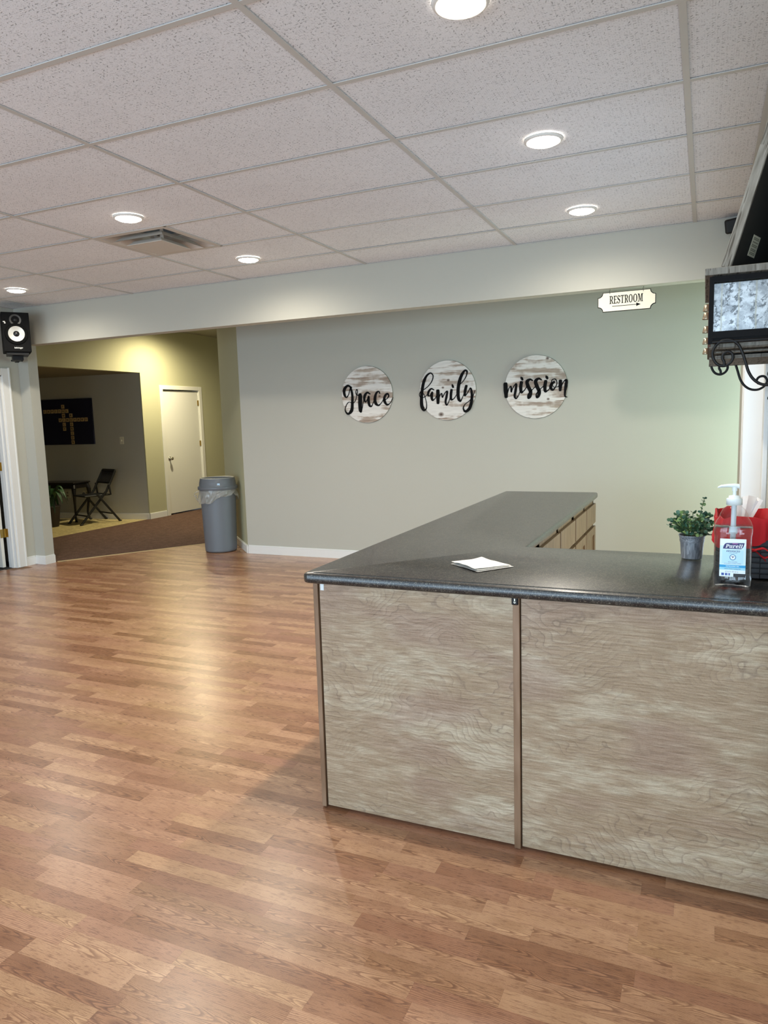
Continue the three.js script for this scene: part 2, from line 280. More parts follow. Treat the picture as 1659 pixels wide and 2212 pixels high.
// ---------------------------------------------------------------- doors
{ // open white door in the left wall
  const d = sgroup('door_1', 'white door standing open at the left edge');
  mesh('casing', join([bx(XL, XL + 0.018, 0, 2.105, -5.41, -5.325, 0.004), bx(XL, XL + 0.018, 2.03, 2.105, -5.325, -4.335, 0.004), bx(XL, XL + 0.018, 0, 2.105, -4.415, -4.335, 0.004), bx(XL, XL + 0.024, 0, 2.112, -5.418, -5.40, 0.004)]), trimWhite, d);
  mesh('jamb', join([bx(XL - 0.125, XL + 0.004, 0, 2.03, -5.33, -5.305), bx(XL - 0.125, XL + 0.004, 0, 2.03, -4.435, -4.41), bx(XL - 0.125, XL + 0.004, 2.02, 2.04, -5.33, -4.41), bx(XL - 0.075, XL - 0.03, 0, 2.02, -5.305, -5.29, 0.003)]), trimWhite, d);
  const leaf = mesh('door_leaf', bx(-7.66, XL - 0.118, 0.012, 2.015, -5.262, -5.226, 0.002), doorWhite, d);
  for (const y of [0.376, 1.085, 1.80]) {
    const hg = mesh('hinge', join([bx(XL - 0.117, XL - 0.113, y - 0.045, y + 0.045, -5.262, -5.228), bx(XL - 0.125, XL - 0.085, y - 0.045, y + 0.045, -5.306, -5.301), rod([XL - 0.120, y - 0.047, -5.285], [XL - 0.120, y + 0.047, -5.285], 0.007), bx(XL - 0.122, XL - 0.115, y - 0.045, y + 0.045, -5.30, -5.262)]), brass, d);
  }
}
{ // closed white door in the hall
  const d = sgroup('door_2', 'closed white slab door in the hall');
  const x = XH;
  mesh('casing', join([bx(x, x + 0.016, 0, 2.115, -9.31, -9.235, 0.004), bx(x, x + 0.016, 0, 2.115, -10.295, -10.22, 0.004), bx(x, x + 0.016, 2.05, 2.115, -10.22, -9.31, 0.004)]), doorWhite, d);
  mesh('jamb', join([bx(x - 0.12, x, 0, 2.065, -9.32, -9.30), bx(x - 0.12, x, 0, 2.065, -10.23, -10.21), bx(x - 0.12, x, 2.055, 2.07, -10.21, -9.32)]), doorWhite, d);
  mesh('door_leaf', bx(x - 0.05, x - 0.012, 0.022, 2.036, -10.205, -9.325, 0.002), doorWhite, d);
  const kn = mesh('door_knob', (() => { const g = lathe([[0.032, 0], [0.033, 0.006], [0.014, 0.010], [0.012, 0.03], [0.024, 0.040], [0.028, 0.052], [0.022, 0.064], [0.0, 0.068]], 24); g.rotateZ(-Math.PI / 2); g.translate(x - 0.012, 0.93, -9.395); return g; })(), chrome, d);
  for (const y of [0.30, 1.15, 1.84]) mesh('hinge', join([bx(x - 0.014, x - 0.004, y - 0.045, y + 0.045, -10.222, -10.190), rod([x, y - 0.047, -10.207], [x, y + 0.047, -10.207], 0.006)]), brass, d);
}

// ---------------------------------------------------------------- recessed ceiling lights
function discLight(x, y, z, label, color, power, glow) {
  const t = thing('ceiling_light', label, 'ceiling light', [x, y, z], 0, 'round ceiling lights');
  mesh('trim_ring', lathe([[0.074, 0.001], [0.074, -0.009], [0.079, -0.012], [0.088, -0.007], [0.091, 0.0], [0.074, 0.001]], 40), mat('#e6e3dc', 0.5), t);
  const m = new THREE.MeshStandardMaterial({ color: '#ffffff', emissive: color, emissiveIntensity: glow, roughness: 0.4 });
  mesh('lens', lathe([[0.0, -0.001], [0.074, -0.001], [0.074, -0.010], [0.062, -0.018], [0.03, -0.024], [0.0, -0.025]], 36), m, t);
  const l = new THREE.SpotLight(color, power, 0, 1.5, 1, 2); l.position.set(0, -0.018, 0); l.target.position.set(0, -1, 0); l.castShadow = true; l.shadow.radius = 2; t.add(l, l.target);
  return t;
}
discLight(-0.722, CEIL, -2.305, 'large bright ceiling light cut by the top edge of the picture', LED_COLOR, LED_POWER, LED_GLOW);
discLight(-0.722, CEIL, -3.555, 'bright round ceiling light above the counter leg, second from the top right', LED_COLOR, LED_POWER, LED_GLOW);
discLight(-0.742, CEIL, -4.835, 'round ceiling light nearest the restroom sign', LED_COLOR, LED_POWER, LED_GLOW);
discLight(-3.245, CEIL, -3.567, 'round ceiling light just in front of the square air vent', LED_COLOR, LED_POWER, LED_GLOW);
discLight(-3.272, CEIL, -4.877, 'round ceiling light between the air vent and the beam', LED_COLOR, LED_POWER, LED_GLOW);
discLight(-5.750, CEIL, -4.820, 'round ceiling light nearest the black loudspeaker', LED_COLOR, LED_POWER, LED_GLOW);
discLight(-7.30, 3.0, -8.95, 'round warm ceiling light of the hall behind the beam', HALL_COLOR, HALL_POWER, LED_GLOW);

// ---------------------------------------------------------------- square air diffuser
{
  const cx = (VENT[0] + VENT[1]) / 2, cz = (VENT[2] + VENT[3]) / 2, W = VENT[1] - VENT[0];
  const t = thing('air_vent', 'square white ceiling air diffuser with nested louvres', 'air vent', [cx, CEIL, cz]);
  const white = mat('#c9c3ba', 0.55);
  const ringGeo = (a0, y0, a1, y1) => { // four sloped plates between two squares of half sides a0, a1
    const P = [], I = []; const sq = (a, y) => [[-a, y, -a], [a, y, -a], [a, y, a], [-a, y, a]];
    const A = sq(a0, y0), B = sq(a1, y1), A2 = sq(a0 - 0.001, y0 + 0.0015), B2 = sq(a1 - 0.001, y1 + 0.0015), g = [];
    for (let i = 0; i < 4; i++) { const j = (i + 1) % 4; for (const q of [[A[i], A[j], B[j], B[i]], [A2[j], A2[i], B2[i], B2[j]]]) g.push(...q[0], ...q[1], ...q[2], ...q[0], ...q[2], ...q[3]); }
    const b = new THREE.BufferGeometry(); b.setAttribute('position', new THREE.Float32BufferAttribute(g, 3)); b.computeVertexNormals(); return b;
  };
  const h = W / 2;
  mesh('vent_frame', join([bx(-h, h, 0, 0.004, -h, -h + 0.03), bx(-h, h, 0, 0.004, h - 0.03, h), bx(-h, -h + 0.03, 0, 0.004, -h + 0.03, h - 0.03), bx(h - 0.03, h, 0, 0.004, -h + 0.03, h - 0.03)]), white, t);
  const inner = white;
  mesh('outer_cone', ringGeo(h - 0.03, 0.002, 0.19, 0.085), inner, t);
  mesh('louvre', join([ringGeo(0.212, -0.016, 0.165, 0.022), ringGeo(0.220, -0.018, 0.212, -0.016)]), white, t);
  mesh('center_plate', join([bx(-0.150, 0.150, -0.034, -0.031, -0.150, 0.150), ringGeo(0.150, -0.034, 0.118, -0.004)]), white, t);
  mesh('duct', (() => { const g = new THREE.CylinderGeometry(0.13, 0.13, 0.12, 32, 1, true); g.scale(1, 1.6, 1); g.translate(0, 0.18, 0); return g; })(), mat('#a4a8ab', 0.5, { metalness: 0.5 }), t);
  mesh('duct_plate', join([bx(-0.20, 0.20, 0.086, 0.09, -0.20, -0.13), bx(-0.20, 0.20, 0.086, 0.09, 0.13, 0.20), bx(-0.20, -0.13, 0.086, 0.09, -0.13, 0.13), bx(0.13, 0.20, 0.086, 0.09, -0.13, 0.13), bx(-0.14, 0.14, 0.275, 0.285, -0.14, 0.14)]), mat('#a4a8ab', 0.5, { metalness: 0.5 }), t);
  mesh('hanger', join([bx(0.098, 0.122, -0.03, 0.20, 0.095, 0.101), bx(-0.122, -0.098, -0.03, 0.20, -0.101, -0.095), bx(-0.20, 0.20, 0.020, 0.023, -0.002, 0.002), bx(-0.002, 0.002, 0.020, 0.023, -0.20, 0.20)]), white, t);
}

// ---------------------------------------------------------------- counter
const granite = (() => {
  const t = tex(1024, 1024, (u, v) => {
    const a = noise(u * 230, v * 230, 71, 230, 230), b = noise(u * 120, v * 120, 73, 120, 120), c = fbm(u * 30, v * 30, 75, 3, 30, 30), d = noise(u * 340, v * 340, 78, 340, 340);
    let col = [12, 12, 13]; col = mix3(col, [36, 34, 31], sstep(0.42, 0.7, c)); col = mix3(col, [112, 106, 92], sstep(0.66, 0.86, a) * 0.9); col = mix3(col, [66, 63, 56], sstep(0.62, 0.8, b) * 0.8); col = mix3(col, [150, 146, 134], sstep(0.84, 0.95, d) * 0.75); return col;
  }, { repeat: [1.8, 1.8] }); t.anisotropy = 8; return t;
})();
const graniteM = pmat('#ffffff', 0.36, { map: granite, clearcoat: 0.5, clearcoatRoughness: 0.14 });
function plywood(sd) {
  return tex(1536, 1536, (u, v) => {
    const x = u * 2.4, y = v * 3.6, w1 = fbm(x * 0.55, y * 0.75, sd, 3) - 0.5, w2 = fbm(x * 1.9, y * 2.2, sd + 4, 3) - 0.5, w3 = fbm(x * 10, y * 8, sd + 8, 2) - 0.5;
    const f = y * 13 + w1 * 36 + w2 * 6 + w3 * 1.5, s = f - Math.floor(f), line = sstep(0.78, 0.94, s) * (1 - sstep(0.94, 1.0, s)), soft = sstep(0.2, 0.95, s);
    const amt = sstep(0.40, 0.68, fbm(x * 1.7, y * 1.9, sd + 12, 3)), strk = fbm(x * 7, y * 120, sd + 14, 3), tick = sstep(0.74, 0.92, noise(x * 26, y * 300, sd + 15)), wash = sstep(0.38, 0.70, fbm(x * 1.2, y * 2.4, sd + 17, 6)), blot = fbm(x * 8, y * 20, sd + 19, 4) - 0.5, red = sstep(0.52, 0.75, fbm(x * 0.9, y * 1.7, sd + 21, 4));
    let c = mix3([160, 136, 108], [190, 174, 148], clamp(wash * 0.65 + blot * 1.3)); c = mix3(c, [146, 116, 100], red * 0.38); c = mix3(c, [120, 98, 82], soft * 0.14); c = mix3(c, [96, 78, 64], clamp(line * (0.04 + 0.25 * amt) + tick * 0.20)); const g = (strk - 0.5) * 52 + (noise(u * 700, v * 700, sd + 30) - 0.5) * 16; return [c[0] + g, c[1] + g, c[2] + g];
  });
}
const stripWood = mat('#ffffff', 0.55, { map: tex(256, 256, (u, v) => { const g = (fbm(u * 40, v * 6, 91, 3, 40, 6) - 0.5) * 60; return [134 + g, 104 + g, 78 + g]; }) });
{
  const c = thing('reception_counter', 'grey-washed plywood front of the L-shaped reception counter', 'counter', [-0.54, 0, -2.245]);
  const X = (x) => x + 0.54, Z = (z) => z + 2.245, Y0 = 0.004, YT = 0.8755;
  const panel = (x0, x1, sd, label) => { const g = bx(X(x0), X(x1), Y0 + 0.008, YT, Z(-2.262), Z(-2.245)); const P = g.attributes.position, uv = g.attributes.uv; for (let i = 0; i < P.count; i++) uv.setXY(i, (P.getX(i) - X(x0)) / 0.9, P.getY(i) / 0.9); const o = mesh('panel', g, mat('#ffffff', 0.55, { map: plywood(sd) }), c); o.userData.label = label; };
  panel(-1.272, -0.556, 210, 'left grey-washed plywood panel'); panel(-0.530, 0.212, 250, 'right grey-washed plywood panel');
  mesh('edge_strip', bx(X(-1.298), X(-1.279), Y0, YT, Z(-2.285), Z(-2.242), 0.002), stripWood, c);
  mesh('joint_strip', bx(X(-0.556), X(-0.534), Y0, YT, Z(-2.262), Z(-2.237), 0.002), stripWood, c);
  mesh('carcass', join([bx(X(-1.292), X(0.212), 0.03, YT, Z(-2.285), Z(-2.262)), bx(X(-0.66), X(0.2), Y0, YT, Z(-2.90), Z(-2.88)), bx(X(-1.297), X(-1.28), Y0, YT, Z(-2.90), Z(-2.285)), bx(X(-1.2), X(0.2), 0.3, 0.32, Z(-2.88), Z(-2.285))]), mat('#6d533c', 0.7), c);
  const tp = mesh('tape_scrap', bx(X(-1.268), X(-1.254), 0.845, 0.872, Z(-2.2455), Z(-2.2440)), mat('#dfe3e2', 0.4), c); tp.userData.label = 'scrap of pale tape';
  const lk = mesh('lock_plate', join([bx(X(-0.559), X(-0.537), 0.848, 0.876, Z(-2.240), Z(-2.232), 0.004)]), blackMetal, c); lk.userData.label = 'small black lock plate';
  mesh('keyhole', join([rod([X(-0.548), 0.858, Z(-2.233)], [X(-0.548), 0.858, Z(-2.2312)], 0.0035), bx(X(-0.550), X(-0.546), 0.858, 0.870, Z(-2.233), Z(-2.2312))]), chrome, lk);
}
{ // L-shaped top with rolled edges
  const x0 = -1.322, xi = -0.667, x1 = XR, zf = -2.203, zi = -2.932, ze = -5.125, R = 0.012, TH = 0.038;
  const r = 0.03;
  const s = new THREE.Shape(); const pt = (x, z) => [x, -z];
  s.moveTo(...pt(x0 + r, zf)); s.lineTo(...pt(x1, zf)); s.lineTo(...pt(x1, zi)); s.lineTo(...pt(xi + 0.0, zi)); s.lineTo(...pt(xi, ze + r)); s.quadraticCurveTo(...pt(xi, ze), ...pt(xi - r, ze)); s.lineTo(...pt(x0, ze)); s.lineTo(...pt(x0, zf - r)); s.quadraticCurveTo(...pt(x0, zf), ...pt(x0 + r, zf));
  const g = new THREE.ExtrudeGeometry(s, { depth: TH - 2 * R, bevelEnabled: true, bevelThickness: R, bevelSize: R, bevelOffset: -R, bevelSegments: 5, curveSegments: 10 });
  g.rotateX(-Math.PI / 2); g.translate(0, 0.914 - TH + R, 0);
  const q = toCreasedNormals(g, 0.6);
  const t = thing('countertop', 'dark speckled stone-look L-shaped countertop', 'countertop', [-0.54, 0.876, -2.5]);
  q.translate(0.54, -0.876, 2.5); mesh('top_slab', metreUV(q), graniteM, t);
  const bead = join([bx(-1.28, 0.21, 0.9138, 0.9150, -2.2245, -2.2225), bx(-1.28, 0.21, 0.9138, 0.9148, -2.2295, -2.2280), bx(-1.28, 0.21, 0.9138, 0.9146, -2.2340, -2.2330)]); bead.translate(0.54, -0.876, 2.5);
  const b = mesh('edge_ridge', bead, graniteM, t); b.userData.label = 'thin raised ridges along the front edge';
}
{
  const t = thing('counter_side_panel', 'long outer panel closing the counter leg towards the room', 'panel', [-1.288, 0, -4.0]);
  mesh('panel', bx(-0.009, 0.008, 0.004, 0.8755, -1.08, 1.095), mat('#8d7358', 0.6), t); mesh('end_panel', bx(0.009, 0.58, 0.004, 0.8755, -1.105, -1.09), mat('#8d7358', 0.6), t);
}
const cabWood = mat('#ffffff', 0.45, { map: tex(256, 256, (u, v) => { const g = (fbm(u * 30, v * 5, 95, 4, 30, 5) - 0.5) * 42; return [132 + g, 102 + g, 66 + g]; }, { repeat: [2, 2] }) });
[[-5.085, -4.235, 'oak base cabinet at the far end of the counter leg'], [-4.233, -3.275, 'oak base cabinet in the middle of the counter leg']].forEach(([z0, z1, label]) => {
  const t = thing('base_cabinet', label, 'cabinet', [-0.98, 0, (z0 + z1) / 2], 0, 'oak cabinets under the counter leg');
  const zc = (z0 + z1) / 2, Z = (z) => z - zc, X = (x) => x + 0.98, xf = -0.694;
  mesh('body', join([bx(X(-1.275), X(xf - 0.002), 0.1, 0.874, Z(z0), Z(z0 + 0.018)), bx(X(-1.275), X(xf - 0.002), 0.1, 0.874, Z(z1 - 0.018), Z(z1)), bx(X(-1.275), X(xf - 0.002), 0.1, 0.118, Z(z0 + 0.018), Z(z1 - 0.018)), bx(X(-1.275), X(-1.25), 0.1, 0.874, Z(z0), Z(z1)), bx(X(-1.2), X(-0.76), 0.002, 0.1, Z(z0), Z(z1))]), cabWood, t);
  const m = (z0 + z1) / 2;
  mesh('face_frame', join([bx(X(xf - 0.02), X(xf), 0.1, 0.8745, Z(z0), Z(z0 + 0.035)), bx(X(xf - 0.02), X(xf), 0.1, 0.8745, Z(z1 - 0.035), Z(z1)), bx(X(xf - 0.02), X(xf), 0.1, 0.8745, Z(m - 0.02), Z(m + 0.02)), bx(X(xf - 0.02), X(xf), 0.838, 0.8745, Z(z0), Z(z1)), bx(X(xf - 0.02), X(xf), 0.69, 0.72, Z(z0), Z(z1)), bx(X(xf - 0.02), X(xf), 0.1, 0.135, Z(z0), Z(z1))]), cabWood, t);
  for (const [a, b] of [[z0 + 0.014, m - 0.012], [m + 0.012, z1 - 0.014]]) {
    mesh('drawer', bx(X(xf), X(xf + 0.019), 0.712, 0.845, Z(a), Z(b), 0.004), cabWood, t);
    const dr = mesh('cabinet_door', join([bx(X(xf), X(xf + 0.019), 0.12, 0.69, Z(a), Z(a + 0.055), 0.003), bx(X(xf), X(xf + 0.019), 0.12, 0.69, Z(b - 0.055), Z(b), 0.003), bx(X(xf), X(xf + 0.019), 0.635, 0.69, Z(a + 0.05), Z(b - 0.05), 0.003), bx(X(xf), X(xf + 0.019), 0.12, 0.175, Z(a + 0.05), Z(b - 0.05), 0.003)]), cabWood, t);
    mesh('door_panel', bx(X(xf + 0.002), X(xf + 0.009), 0.17, 0.64, Z(a + 0.05), Z(b - 0.05)), cabWood, dr);
  }
});

// ---------------------------------------------------------------- three round word signs
const STROKES = {
  grace: [[-169,78,14.5,-212,98,21.7,-252,59,31.3,-251,9,26.5,-232,-20,12.1,-205,7,7.2,-189,56,7.7,-178,83,12.5],[-179,81,19.3,-163,10,24.1,-165,-80,29.9,-178,-157,34.7,-218,-188,20.3,-249,-159,9.6,-244,-119,7.2,-208,-70,6.8,-152,-79,5.8,-126,-50,6.3,-111,3,6.3,-100,39,6.8,-109,57,6.8,-120,35,6.8,-116,6,7.7,-86,-4,11.6],[-73,2,33.8,-73,-16,42.4,-76,-84,43.4,-76,-156,35.7,-70,-174,14.5,-54,-134,6.3,-41,-76,5.8,-29,-49,6.8],[39,4,10.6,8,20,17.4,-20,-9,27.0,-28,-49,23.1,-15,-75,10.6,8,-46,7.7,23,-20,16.4,20,-65,28.0,28,-108,25.1,46,-123,12.5,69,-89,6.3,86,-49,5.8],[147,6,10.6,136,27,9.6,110,12,19.3,92,-41,29.9,99,-92,29.9,128,-113,15.4,159,-92,6.3,190,-49,5.8],[189,-64,7.7,224,-50,7.2,245,-22,12.5,231,-1,17.4,203,-23,23.1,196,-69,28.9,222,-109,19.3,257,-96,7.2,290,-40,4.8]],
  family: [[-241,17,6.8,-191,53,7.2,-152,103,8.7,-143,150,9.6,-165,174,11.6,-202,157,18.3,-236,103,28.0,-258,18,28.9,-268,-69,30.9,-265,-143,33.8,-247,-180,24.1,-223,-172,9.6,-216,-127,6.8,-226,-70,5.8,-244,-24,5.8,-276,-3,5.8,-289,-29,5.8,-278,-54,5.8,-245,-57,5.8,-204,-30,5.8],[-137,12,9.6,-164,23,15.4,-193,-7,21.2,-197,-39,18.3,-179,-44,7.7,-161,-15,10.6,-154,-13,18.3,-161,-51,27.0,-153,-86,20.3,-134,-80,7.7,-112,-49,5.8],[-96,0,34.7,-96,-54,35.7,-97,-116,28.0],[-88,-93,5.8,-72,-38,6.3,-57,-28,11.6,-51,-64,10.6,-22,-21,6.8,-1,-9,16.4,-8,-57,22.2,-19,-111,19.3,-8,-140,12.5,13,-110,6.3,29,-67,5.8],[44,2,24.1,37,-42,25.1,40,-87,22.2,63,-84,7.7,93,-45,5.8],[52,53,11.6,56,40,21.2,61,28,17.4],[124,47,6.3,165,83,6.8,197,136,9.6,201,172,16.4,184,181,17.4,149,139,28.0,121,64,31.8,109,-20,31.8,115,-86,28.9,130,-108,16.4,149,-81,6.8,169,-39,5.8],[193,34,25.1,181,-10,27.0,177,-54,20.3,196,-42,7.7,217,-10,6.8,235,11,14.5,247,-47,24.1,242,-118,28.9,218,-183,28.9,180,-207,23.1,160,-179,12.5,174,-143,6.8,224,-105,5.8,260,-60,5.8,277,-12,4.8]],
  mission: [[-281,38,38.0,-278,-20,41.2,-275,-78,31.5],[-263,-53,6.5,-243,7,7.6,-230,13,15.2,-226,-36,13.0,-215,-9,7.6,-191,29,8.1,-180,34,17.4,-186,-28,23.9,-194,-81,19.5,-182,-99,11.9,-163,-80,7.1,-143,-35,6.5],[-130,47,29.3,-137,2,30.4,-130,-42,25.0,-111,-34,8.7,-77,10,6.5],[-133,93,13.0,-127,84,25.0,-120,72,19.5],[-28,60,13.0,-50,70,19.5,-77,52,31.5,-68,8,32.5,-46,-39,32.5,-51,-82,29.3,-65,-99,18.4,-71,-75,10.8,-55,-48,7.6,-27,-22,6.5,1,5,6.5],[54,62,13.0,29,74,19.5,2,52,31.5,14,4,32.5,34,-42,32.5,28,-81,27.1,14,-96,18.4,6,-73,10.8,24,-42,7.6,51,-16,6.5,79,8,6.5],[93,46,29.3,86,-4,30.4,91,-43,25.0,111,-39,8.7,136,-11,6.5],[97,93,13.0,103,83,25.0,109,71,19.5],[170,37,20.6,148,20,27.1,139,-11,27.1,156,-34,18.4,183,-8,8.1,195,32,7.6,179,63,8.7,152,56,7.6,147,25,6.5,165,-7,6.5,197,-9,6.5,217,1,6.5],[226,43,30.4,225,-6,30.4,224,-39,23.9],[231,-19,6.5,255,36,7.6,279,48,22.8,276,1,28.2,267,-61,19.5,269,-97,13.0,285,-104,7.6]],
};
function ribbon(flat, z0, z1) {                             // a brush stroke of changing width cut from thin board; mm
  const n = flat.length / 3, pts = [], ws = [];
  for (let i = 0; i < n; i++) { pts.push(V(flat[3 * i] / 1000, flat[3 * i + 1] / 1000, 0)); ws.push(flat[3 * i + 2] / 1000); }
  const curve = new THREE.CatmullRomCurve3(pts, false, 'centripetal'), N = (n - 1) * 7, g = [];
  const row = [];
  for (let i = 0; i <= N; i++) {
    const t = i / N, p = curve.getPoint(t), d = curve.getTangent(t), k = t * (n - 1), a = Math.min(n - 2, Math.floor(k)), f = k - a, w = lerp(ws[a], ws[a + 1], f * f * (3 - 2 * f)) / 2;
    row.push([p, d, w]);
  }
  const [p0, d0, w0] = row[0], [p1, d1, w1] = row[N], cap = (p, d, w, s) => { const o = []; for (const e of [0.45, 0.8]) o.push([p.clone().addScaledVector(d, s * w * e), d, w * Math.sqrt(1 - e * e)]); return o; };
  const rows = [...cap(p0, d0, w0, -1).reverse(), ...row, ...cap(p1, d1, w1, 1)].map(([p, d, w]) => { const nx = -d.y, ny = d.x; return [[p.x + nx * w, p.y + ny * w], [p.x - nx * w, p.y - ny * w]]; });
  const tri = (a, b, c) => g.push(...a, ...b, ...c), q = (a, b, c, d) => { tri(a, b, c); tri(a, c, d); }, at = (p, z) => [p[0], p[1], z];
  for (let i = 0; i + 1 < rows.length; i++) {
    const [a, b] = rows[i], [c, d] = rows[i + 1];
    q(at(b, z1), at(d, z1), at(c, z1), at(a, z1)); q(at(a, z0), at(c, z0), at(d, z0), at(b, z0)); q(at(a, z1), at(c, z1), at(c, z0), at(a, z0)); q(at(d, z1), at(b, z1), at(b, z0), at(d, z0));
  }
  const B = new THREE.BufferGeometry(); B.setAttribute('position', new THREE.Float32BufferAttribute(g, 3)); B.computeVertexNormals(); return B;
}
function washedBoard(sd, knots) {
  return tex(512, 512, (u, v) => {
    const streak = fbm(u * 3.2, v * 34, sd, 4), wide = fbm(u * 2.0, v * 13, sd + 5, 3), fine = noise(u * 8, v * 180, sd + 9), blot = fbm(u * 14, v * 16, sd + 11, 3);
    const b = sstep(0.47, 0.66, wide * 0.62 + streak * 0.38 + (blot - 0.5) * 0.18);
    let c = mix3([226, 222, 214], mix3([148, 128, 112], [172, 156, 138], noise(u * 3, v * 12, sd + 20)), b * 0.9);
    c = mix3(c, [120, 92, 72], sstep(0.68, 0.82, streak) * 0.5);
    for (const [kx, ky, kr] of knots) { const d = Math.hypot((u - kx), (v - ky) * 1.3) / kr; if (d < 1) c = mix3(c, [62, 42, 30], 1 - d); }
    const g = (fine - 0.5) * 22; return [c[0] + g, c[1] + g, c[2] + g];
  });
}
const inkBlack = pmat('#060607', 0.75, { specularIntensity: 0.35 });
function wordSign(word, cx, cy, r, sd, knots, label) {
  const t = thing('word_sign', label, 'wall sign', [cx, cy, ZBACK], 0, 'round wooden word signs');
  const g = new THREE.CylinderGeometry(r, r, 0.016, 72); g.rotateX(Math.PI / 2); g.translate(0, 0, 0.008);
  const P = g.attributes.position, uv = g.attributes.uv; for (let i = 0; i < P.count; i++) uv.setXY(i, P.getX(i) / (2 * r) + 0.5, P.getY(i) / (2 * r) + 0.5);
  mesh('board', g, mat('#ffffff', 0.6, { map: washedBoard(sd, knots) }), t);
  const edge = new THREE.TorusGeometry(r - 0.001, 0.003, 8, 72); edge.translate(0, 0, 0.004); mesh('rim', edge, mat('#4a443c', 0.6), t);
  const w = mesh('lettering', join(STROKES[word].map((s) => ribbon(s, 0.016, 0.022))), inkBlack, t); w.userData.label = 'black cut-out script reading ' + word;
}
wordSign('grace', -3.155, 1.715, 0.284, 301, [[0.75, 0.46, 0.03]], 'round whitewashed wood sign reading grace in black script');
wordSign('family', -2.292, 1.719, 0.285, 341, [[0.52, 0.67, 0.035], [0.38, 0.10, 0.06], [0.42, 0.55, 0.03]], 'round whitewashed wood sign reading family in black script');
wordSign('mission', -1.437, 1.714, 0.287, 381, [[0.69, 0.94, 0.035], [0.70, 0.30, 0.03], [0.2, 0.36, 0.03]], 'round whitewashed wood sign reading mission in black script');

// ---------------------------------------------------------------- hanging restroom sign
{
  const t = thing('restroom_sign', 'small cream sign with black border reading RESTROOM, hung from the beam', 'sign', [-0.5425, 2.254, -5.60]);
  const plate = (w, h, c) => { const s = new THREE.Shape(); s.moveTo(-w, -h + c); s.absarc(-w, -h, c, Math.PI / 2, 0, true); s.lineTo(w - c, -h); s.absarc(w, -h, c, Math.PI, Math.PI / 2, true); s.lineTo(w, h - c); s.absarc(w, h, c, -Math.PI / 2, -Math.PI, true); s.lineTo(-w + c, h); s.absarc(-w, h, c, 0, -Math.PI / 2, true); return s; };
  const ex = (s, d, z) => { const g = new THREE.ExtrudeGeometry(s, { depth: d, bevelEnabled: false, curveSegments: 8 }); g.translate(0, 0, z); return g; };
  mesh('border', ex(plate(0.199, 0.069, 0.034), 0.010, -0.005), inkBlack, t);
  mesh('face', ex(plate(0.195, 0.065, 0.034), 0.0015, 0.0048), mat('#e9e2cc', 0.5), t);
  const tx = textGeo('RESTROOM', fontSerifBold, 0.056, 0.0012, 0.230); tx.translate(-0.002, 0.014, 0.0062); mesh('lettering', tx, inkBlack, t);
  const a = new THREE.Shape([[-0.098, -0.0335], [0.068, -0.0335], [0.068, -0.0440], [0.098, -0.0315], [0.068, -0.0190], [0.068, -0.0295], [-0.098, -0.0295]].map((p) => new THREE.Vector2(...p))); mesh('arrow', ex(a, 0.0012, 0.0062), inkBlack, t);
  for (const x of [-0.115, 0.115]) mesh('hook', tube([[x, 0.055, 0.008], [x, 0.068, 0.009], [x - 0.003, 0.078, 0.004], [x + 0.002, 0.085, 0.001], [x, 0.0925, 0]], 0.0012, 16, 6), blackMetal, t);
}

